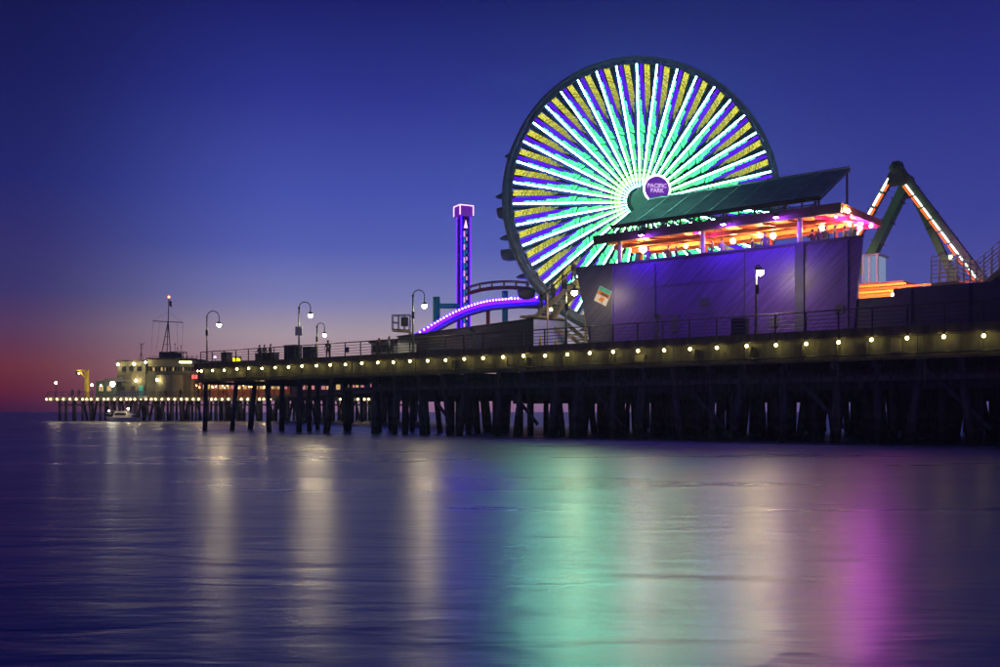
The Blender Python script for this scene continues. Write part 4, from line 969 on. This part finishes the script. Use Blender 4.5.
# signal mast
ms = thing('signal_mast', 'tall tripod signal mast with crossed yard and red beacon on the office roof', 'mast', (FX(167), YF+11, FZ(351.8)), ang=0)
YM = 11.0; top = Q(168.2, 321, YM)
for a in (Q(162, 352, YM-1.2), Q(170.5, 352, YM-1.2), Q(167, 352, YM+1.6)): MB().tube([a, top], 0.10, 6).build('tripod_leg', 'rail', ms)
for f in (0.25, 0.5, 0.75):
    a = [tuple(p[c]+(top[c]-p[c])*f for c in range(3)) for p in (Q(162, 352, YM-1.2), Q(170.5, 352, YM-1.2))]; MB().tube(a, 0.05, 5).build('strut', 'rail', ms)
MB().tube([Q(168, 330, YM), Q(168.7, 298, YM)], [0.12, 0.06], 7).build('topmast', 'rail', ms)
MB().tube([Q(153, 321, YM), Q(183, 322.5, YM)], 0.08, 6).build('yard', 'rail', ms)
for a, b in (((153, 321), (151, 354)), ((183, 322.5), (182, 352)), ((160, 321), (156, 354)), ((177, 322), (178, 354)), ((168.5, 312), (153, 321)), ((168.5, 312), (183, 322.5))):
    MB().tube([Q(*a, YM), Q(*b, YM)], 0.022, 4).build('stay', 'rail', ms)
MB().ball(Q(168.9, 297, YM), 0.24, 8, 5).build('beacon', 'redbeacon', ms)
fl = thing('flag', 'small dark red flag near the top of the signal mast', 'flag', Q(169.0, 303, YM), ang=0)
mb = MB(); vs = []; k = 8
for i in range(k+1):
    x = 0.02+0.52*i/k; y = 0.12*math.sin(i*1.1); vs += [(x, y, 0.6-0.25*i/k), (x, y, -0.55-0.4*i/k), (x, y+0.015, 0.6-0.25*i/k), (x, y+0.015, -0.55-0.4*i/k)]
fs = []
for i in range(k): a = i*4; b = a+4; fs += [(a, b, b+1, a+1), (a+2, a+3, b+3, b+2), (a, a+2, b+2, b), (a+1, b+1, b+3, a+3)]
mb.add(vs, fs); mb.build('cloth', 'flagred', fl, root=False)
an = thing('antenna', 'thin branched antenna on the roof left of the signal mast', 'antenna', Q(141, 360, 12), ang=0)
MB().tube([Q(141, 360, 12), Q(141.5, 343, 12)], 0.07, 5).build('pole', 'rail', an)
for a, b in (((141.5, 346), (138.5, 342.5)), ((141.5, 346), (144.5, 342.5)), ((139, 348), (144, 348)), ((141.2, 352), (138.8, 360)), ((141.2, 352), (143.6, 360))): MB().tube([Q(*a, 12), Q(*b, 12)], 0.045, 5).build('branch', 'rail', an)
for px, py, lb in ((175, 344, 'thin whip antenna nearest the signal mast'), (181, 346, 'thin whip antenna at the right of the office roof'), (177.5, 348, 'short whip antenna between two others')):
    t = thing('whip_antenna', lb, 'antenna', Q(px, 357.8, 9), ang=0); MB().tube([Q(px, 357.8, 9), Q(px, py, 9)], 0.05, 5).build('rod', 'rail', t); MB().ball(Q(px, py, 9), 0.15, 6, 4).build('tip', 'rail', t)
# restaurant under the roof right of the office
re = thing('far_restaurant', 'low far restaurant with dark sloping roof and orange lit front', 'building', (FX(235), YF+10, FD), ang=0)
MB().prism([(FX(191.8), YF+3, FZ(366)), (FX(191.8), YF+3, FZ(364)), (FX(205), YF+3, FZ(360.5)), (FX(292), YF+3, FZ(358.5)), (FX(292), YF+3, FZ(366))], (0, 16, 0)).build('roof', 'darkroof', re)
fbox('wall', 193, 290, 366.1, 397.2, 12, 18, 'floorred', re)
for i in range(12):
    x = 194+i*8; fbox('post', x, x+0.8, 366.1, 397.2, 4, 4.2, 'darkroof', re)
for i in range(16):
    x = 196+i*5.8; fbox('window', x, x+4, 380, 389, 11.8, 11.98, 'win' if i % 3 else 'winpink', re)
rs2 = thing('restaurant_light_string', 'string of orange bulbs under the far restaurant roof', 'light string', (FX(230), YF+5, FZ(384)), ang=0)
first = True
for i in range(30):
    px = 189+i*2.65; py = 384.5+2.2*math.sin(i*1.3)+random.uniform(-1, 1)
    l = INV[rs2.name] @ Vector((FX(px), YF+4.6+random.uniform(0, 3), FZ(py)))
    if first: b0 = MB().ball((0, 0, 0), 0.11, 6, 4).build('bulb', 'stringwarm', rs2, root=False); b0.location = l; first = False
    else: inst(b0, rs2, l)
MB().tube([(FX(189), YF+5, FZ(381)), (FX(266), YF+5, FZ(381))], 0.03, 4).build('cable', 'rail', rs2)
# long building beyond, seen under the near deck
lb_ = thing('far_hall', 'far long hall with a row of pink lit windows below the near deck', 'building', (FX(340), YF+14, FD), ang=0)
fbox('wall', 292, 424, 376, 397.2, 12, 22, 'darkblue', lb_)
for i in range(17):
    x = 297+i*4.9
    if i % 5 == 4: continue
    fbox('window', x, x+2.6+(i % 3)*0.6, 384, 389.5, 11.8, 11.98, 'winpink' if i % 2 else 'win', lb_)
fbox('roof', 290, 426, 374.2, 375.9, 11, 23, 'darkroof', lb_)
# low shed, ramp rail, crane
sh_ = thing('bait_shed', 'low dark green shed left of the harbour office', 'shed', (FX(105), YF+8, FD), ang=0)
fbox('wall', 96, 116, 381, 397.2, 5, 12, 'shed', sh_); MB().prism([(FX(94), YF+4, FZ(381)), (FX(118), YF+4, FZ(381)), (FX(116), YF+4, FZ(377)), (FX(97), YF+4, FZ(378))], (0, 9, 0)).build('roof', 'darkroof', sh_)
for x in (99, 107): fbox('window', x, x+4, 386, 391, 4.85, 4.98, 'win', sh_)
rr_ = thing('white_gangway', 'white railed gangway platform in front of the harbour office', 'gangway', (FX(132), YF-1.2, FD), ang=0)
fbox('platform', 117, 148, 396.3, 397.0, -2.4, -0.15, 'white', rr_)
for y in (391.2, 393.4, 395.4): MB().tube([Q(118, y, -2.3), Q(147, y, -2.3)], 0.07, 5).build('rail', 'white', rr_)
for i in range(12): MB().tube([Q(118+i*2.63, 391.2, -2.3), Q(118+i*2.63, 396.3, -2.3)], 0.05, 5).build('railing_post', 'white', rr_)
for a, b in (((133, 397), (133, 420)), ((140, 397), (140, 421)), ((137, 397), (137, 420)), ((132, 401), (148, 401)), ((141, 402), (148, 408)), ((148, 398), (147, 404))):
    MB().tube([Q(*a, -1.6), Q(*b, -1.6)], 0.13, 6).build('support', 'olive', rr_)
cn = thing('davit_crane', 'yellow lit crane post with a short arm on the far pier', 'crane', (FX(86), YF+3, FD), ang=0)
fbox('post', 84.4, 87.4, 370.6, 397.2, 2.5, 3.3, 'yellow', cn); fbox('arm', 76, 87.8, 369.6, 371.4, 2.6, 3.2, 'yellow', cn); fbox('hook_block', 75.6, 77.2, 371.5, 374.5, 2.7, 3.1, 'dark', cn)
MB().bar(Q(80, 371.2, 2.9), Q(85, 378, 2.9), 0.2, 0.25).build('brace', 'yellow', cn)
def far_lamp(px, py, base_py, r, m, label, dy=1.2, group='small lamps on the far pier'):
    t = thing('far_lamp', label, 'lamp', Q(px, base_py, dy), group, ang=0)
    MB().tube([Q(px, base_py, dy), Q(px, py+0.5, dy)], 0.06, 5).build('post', 'rail', t)
    MB().ball(Q(px, py, dy), r, 8, 6).build('globe', m, t)
for px, py, by, r, m, lb, dy in ((56, 383, 397, 0.22, 'farlamp', 'lone lamp at the far left tip of the pier', 1.2), (79, 373.5, 378, 0.13, 'farlamp', 'lamp under the arm of the yellow crane', 2.2), (92, 385, 397, 0.20, 'farlamp', 'lamp just right of the yellow crane', 1.2),
        (101, 385.5, 397, 0.14, 'farlamp', 'small lamp in front of the green shed', 2.5), (112.5, 384, 397, 0.5, 'flood', 'very bright floodlight at the right end of the green shed', 1.0), (118, 364.5, 369, 0.22, 'farlamp', 'leftmost lamp under the side wing roof', 6.6),
        (134, 364, 369, 0.24, 'farlamp', 'middle lamp under the side wing roof', 6.6), (145.5, 362.5, 367, 0.2, 'farlamp', 'lamp where side wing meets the main office', 5.2), (129, 381, 386, 0.22, 'farlamp', 'left of two lamps on the side wing wall', 7.2),
        (136, 380.5, 386, 0.22, 'farlamp', 'right of two lamps on the side wing wall', 7.2), (157, 380, 386, 0.24, 'farlamp', 'lamp on the round bay of the harbour office', 3.2), (265, 384.5, 397, 0.24, 'farlamp', 'lamp at the right end of the far restaurant', 2.0),
        (198, 371, 378, 0.18, 'farlamp', 'left of two lamps under the restaurant eave', 2.6), (203.5, 371, 378, 0.18, 'farlamp', 'right of two lamps under the restaurant eave', 2.6), (204, 381, 386, 0.2, 'farlamp', 'lamp among the orange bulbs of the restaurant', 2.8)):
    far_lamp(px, py, by, r, m, lb, dy)
g = 'tiny people on the far pier'
for px, lb in ((163, 'tiny figure in front of the round bay'), (178, 'tiny figure near the right end of the harbour office'), (196, 'tiny figure at the left end of the restaurant front'), (207, 'tiny figure under the restaurant lamp'), (221, 'tiny figure by the middle of the restaurant'), (69, 'tiny figure near the far left tip'), (76, 'tiny figure left of the crane')):
    person((FX(px), YF+1.6, FD), random.uniform(-1, 1), lb, 'stand', random.randrange(6), 0, g)
# boat
bo = thing('cabin_boat', 'small white cabin boat with a mast moored below the far pier', 'boat', A(121, 420.5, 188), ang=0)
SB = 0.188
def B(x, y, z): p = A(121, 0, 188); return (p[0]+x, 188+y, z)
hull = []
prof = [(-2.9, 0.10, 0.95), (-1.8, 0.75, 0.85), (0, 1.0, 0.75), (2.0, 0.95, 0.72), (3.2, 0.85, 0.72)]
vs = []; fs = []
for x, hw_, zt in prof: vs += [B(x, -hw_, zt), B(x+(0.4 if x < -2 else 0), -hw_*0.7, -0.15), B(x+(0.4 if x < -2 else 0), hw_*0.7, -0.15), B(x, hw_, zt)]
for i in range(4):
    a = i*4; b = a+4; fs += [(a, a+1, b+1, b), (a+1, a+2, b+2, b+1), (a+2, a+3, b+3, b+2), (a, b, b+3, a+3)]
fs += [(0, 3, 2, 1), (16, 17, 18, 19)]
MB().add(vs, fs).build('hull', 'offwhite', bo)
MB().hexa([B(-1.4, -.75, .8), B(1.6, -.8, .74), B(1.6, .8, .74), B(-1.4, .75, .8)], [B(-0.8, -.6, 1.9), B(1.4, -.65, 1.9), B(1.4, .65, 1.9), B(-0.8, .6, 1.9)]).build('cabin', 'white', bo)
MB().hexa([B(-1.0, -.80, 1.25), B(1.2, -.83, 1.25), B(1.2, -.70, 1.25), B(-1.0, -.70, 1.25)], [B(-0.8, -.72, 1.62), B(1.2, -.75, 1.62), B(1.2, -.60, 1.62), B(-0.8, -.60, 1.62)]).build('window', 'glassdark', bo)
MB().box(*(B(-1.0, 0, 0)[0], B(1.5, 0, 0)[0]), 187.3, 188.7, 1.905, 2.0).build('cabin_roof', 'white', bo)
MB().tube([B(-0.7, 0, 2.0), B(-0.8, 0, 6.2)], [0.06, 0.03], 6).build('mast', 'white', bo)
MB().ball(B(-1.7, -1.5, 2.0), 0.13, 8, 5).build('added_deck_lamp', 'farlamp', bo); MB().tube([B(-1.0, -0.6, 1.95), B(-1.7, -1.5, 2.08)], 0.03, 5).build('added_lamp_arm', 'white', bo)  # both boat lamps are added to brighten hull and cabin
bl_ = MB().ball(B(1.9, -1.5, 2.4), 0.17, 8, 5).build('added_deck_lamp', 'farlamp', bo); MB().tube([B(1.5, -0.6, 1.95), B(1.9, -1.3, 2.38)], 0.03, 5).build('added_lamp_arm', 'white', bo)
MB().tube([B(1.7, -.85, 1.35), B(3.1, -.8, 1.35)], 0.04, 5).build('rail', 'white', bo); MB().tube([B(-2.8, -.1, 1.5), B(-1.4, -.75, 1.5)], 0.04, 5).build('rail', 'white', bo)

# ================================================================== HAZE ADDED FOR LAMP HALOS AND LIFTED DARKS
hz = MB().box(-420, 160, -12, 330, -1.0, 38.0)
m = bpy.data.materials.new('added_haze'); m.use_nodes = True; t = m.node_tree; t.nodes.clear()
pv_ = N(t, 'ShaderNodeVolumePrincipled'); pv_.inputs['Color'].default_value = (0.62, 0.70, 1.0, 1); pv_.inputs['Density'].default_value = 0.0006; pv_.inputs['Anisotropy'].default_value = 0.5
oo = N(t, 'ShaderNodeOutputMaterial'); t.links.new(pv_.outputs[0], oo.inputs['Volume'])
hz = hz.build('haze', m); hz['kind'] = 'stuff'
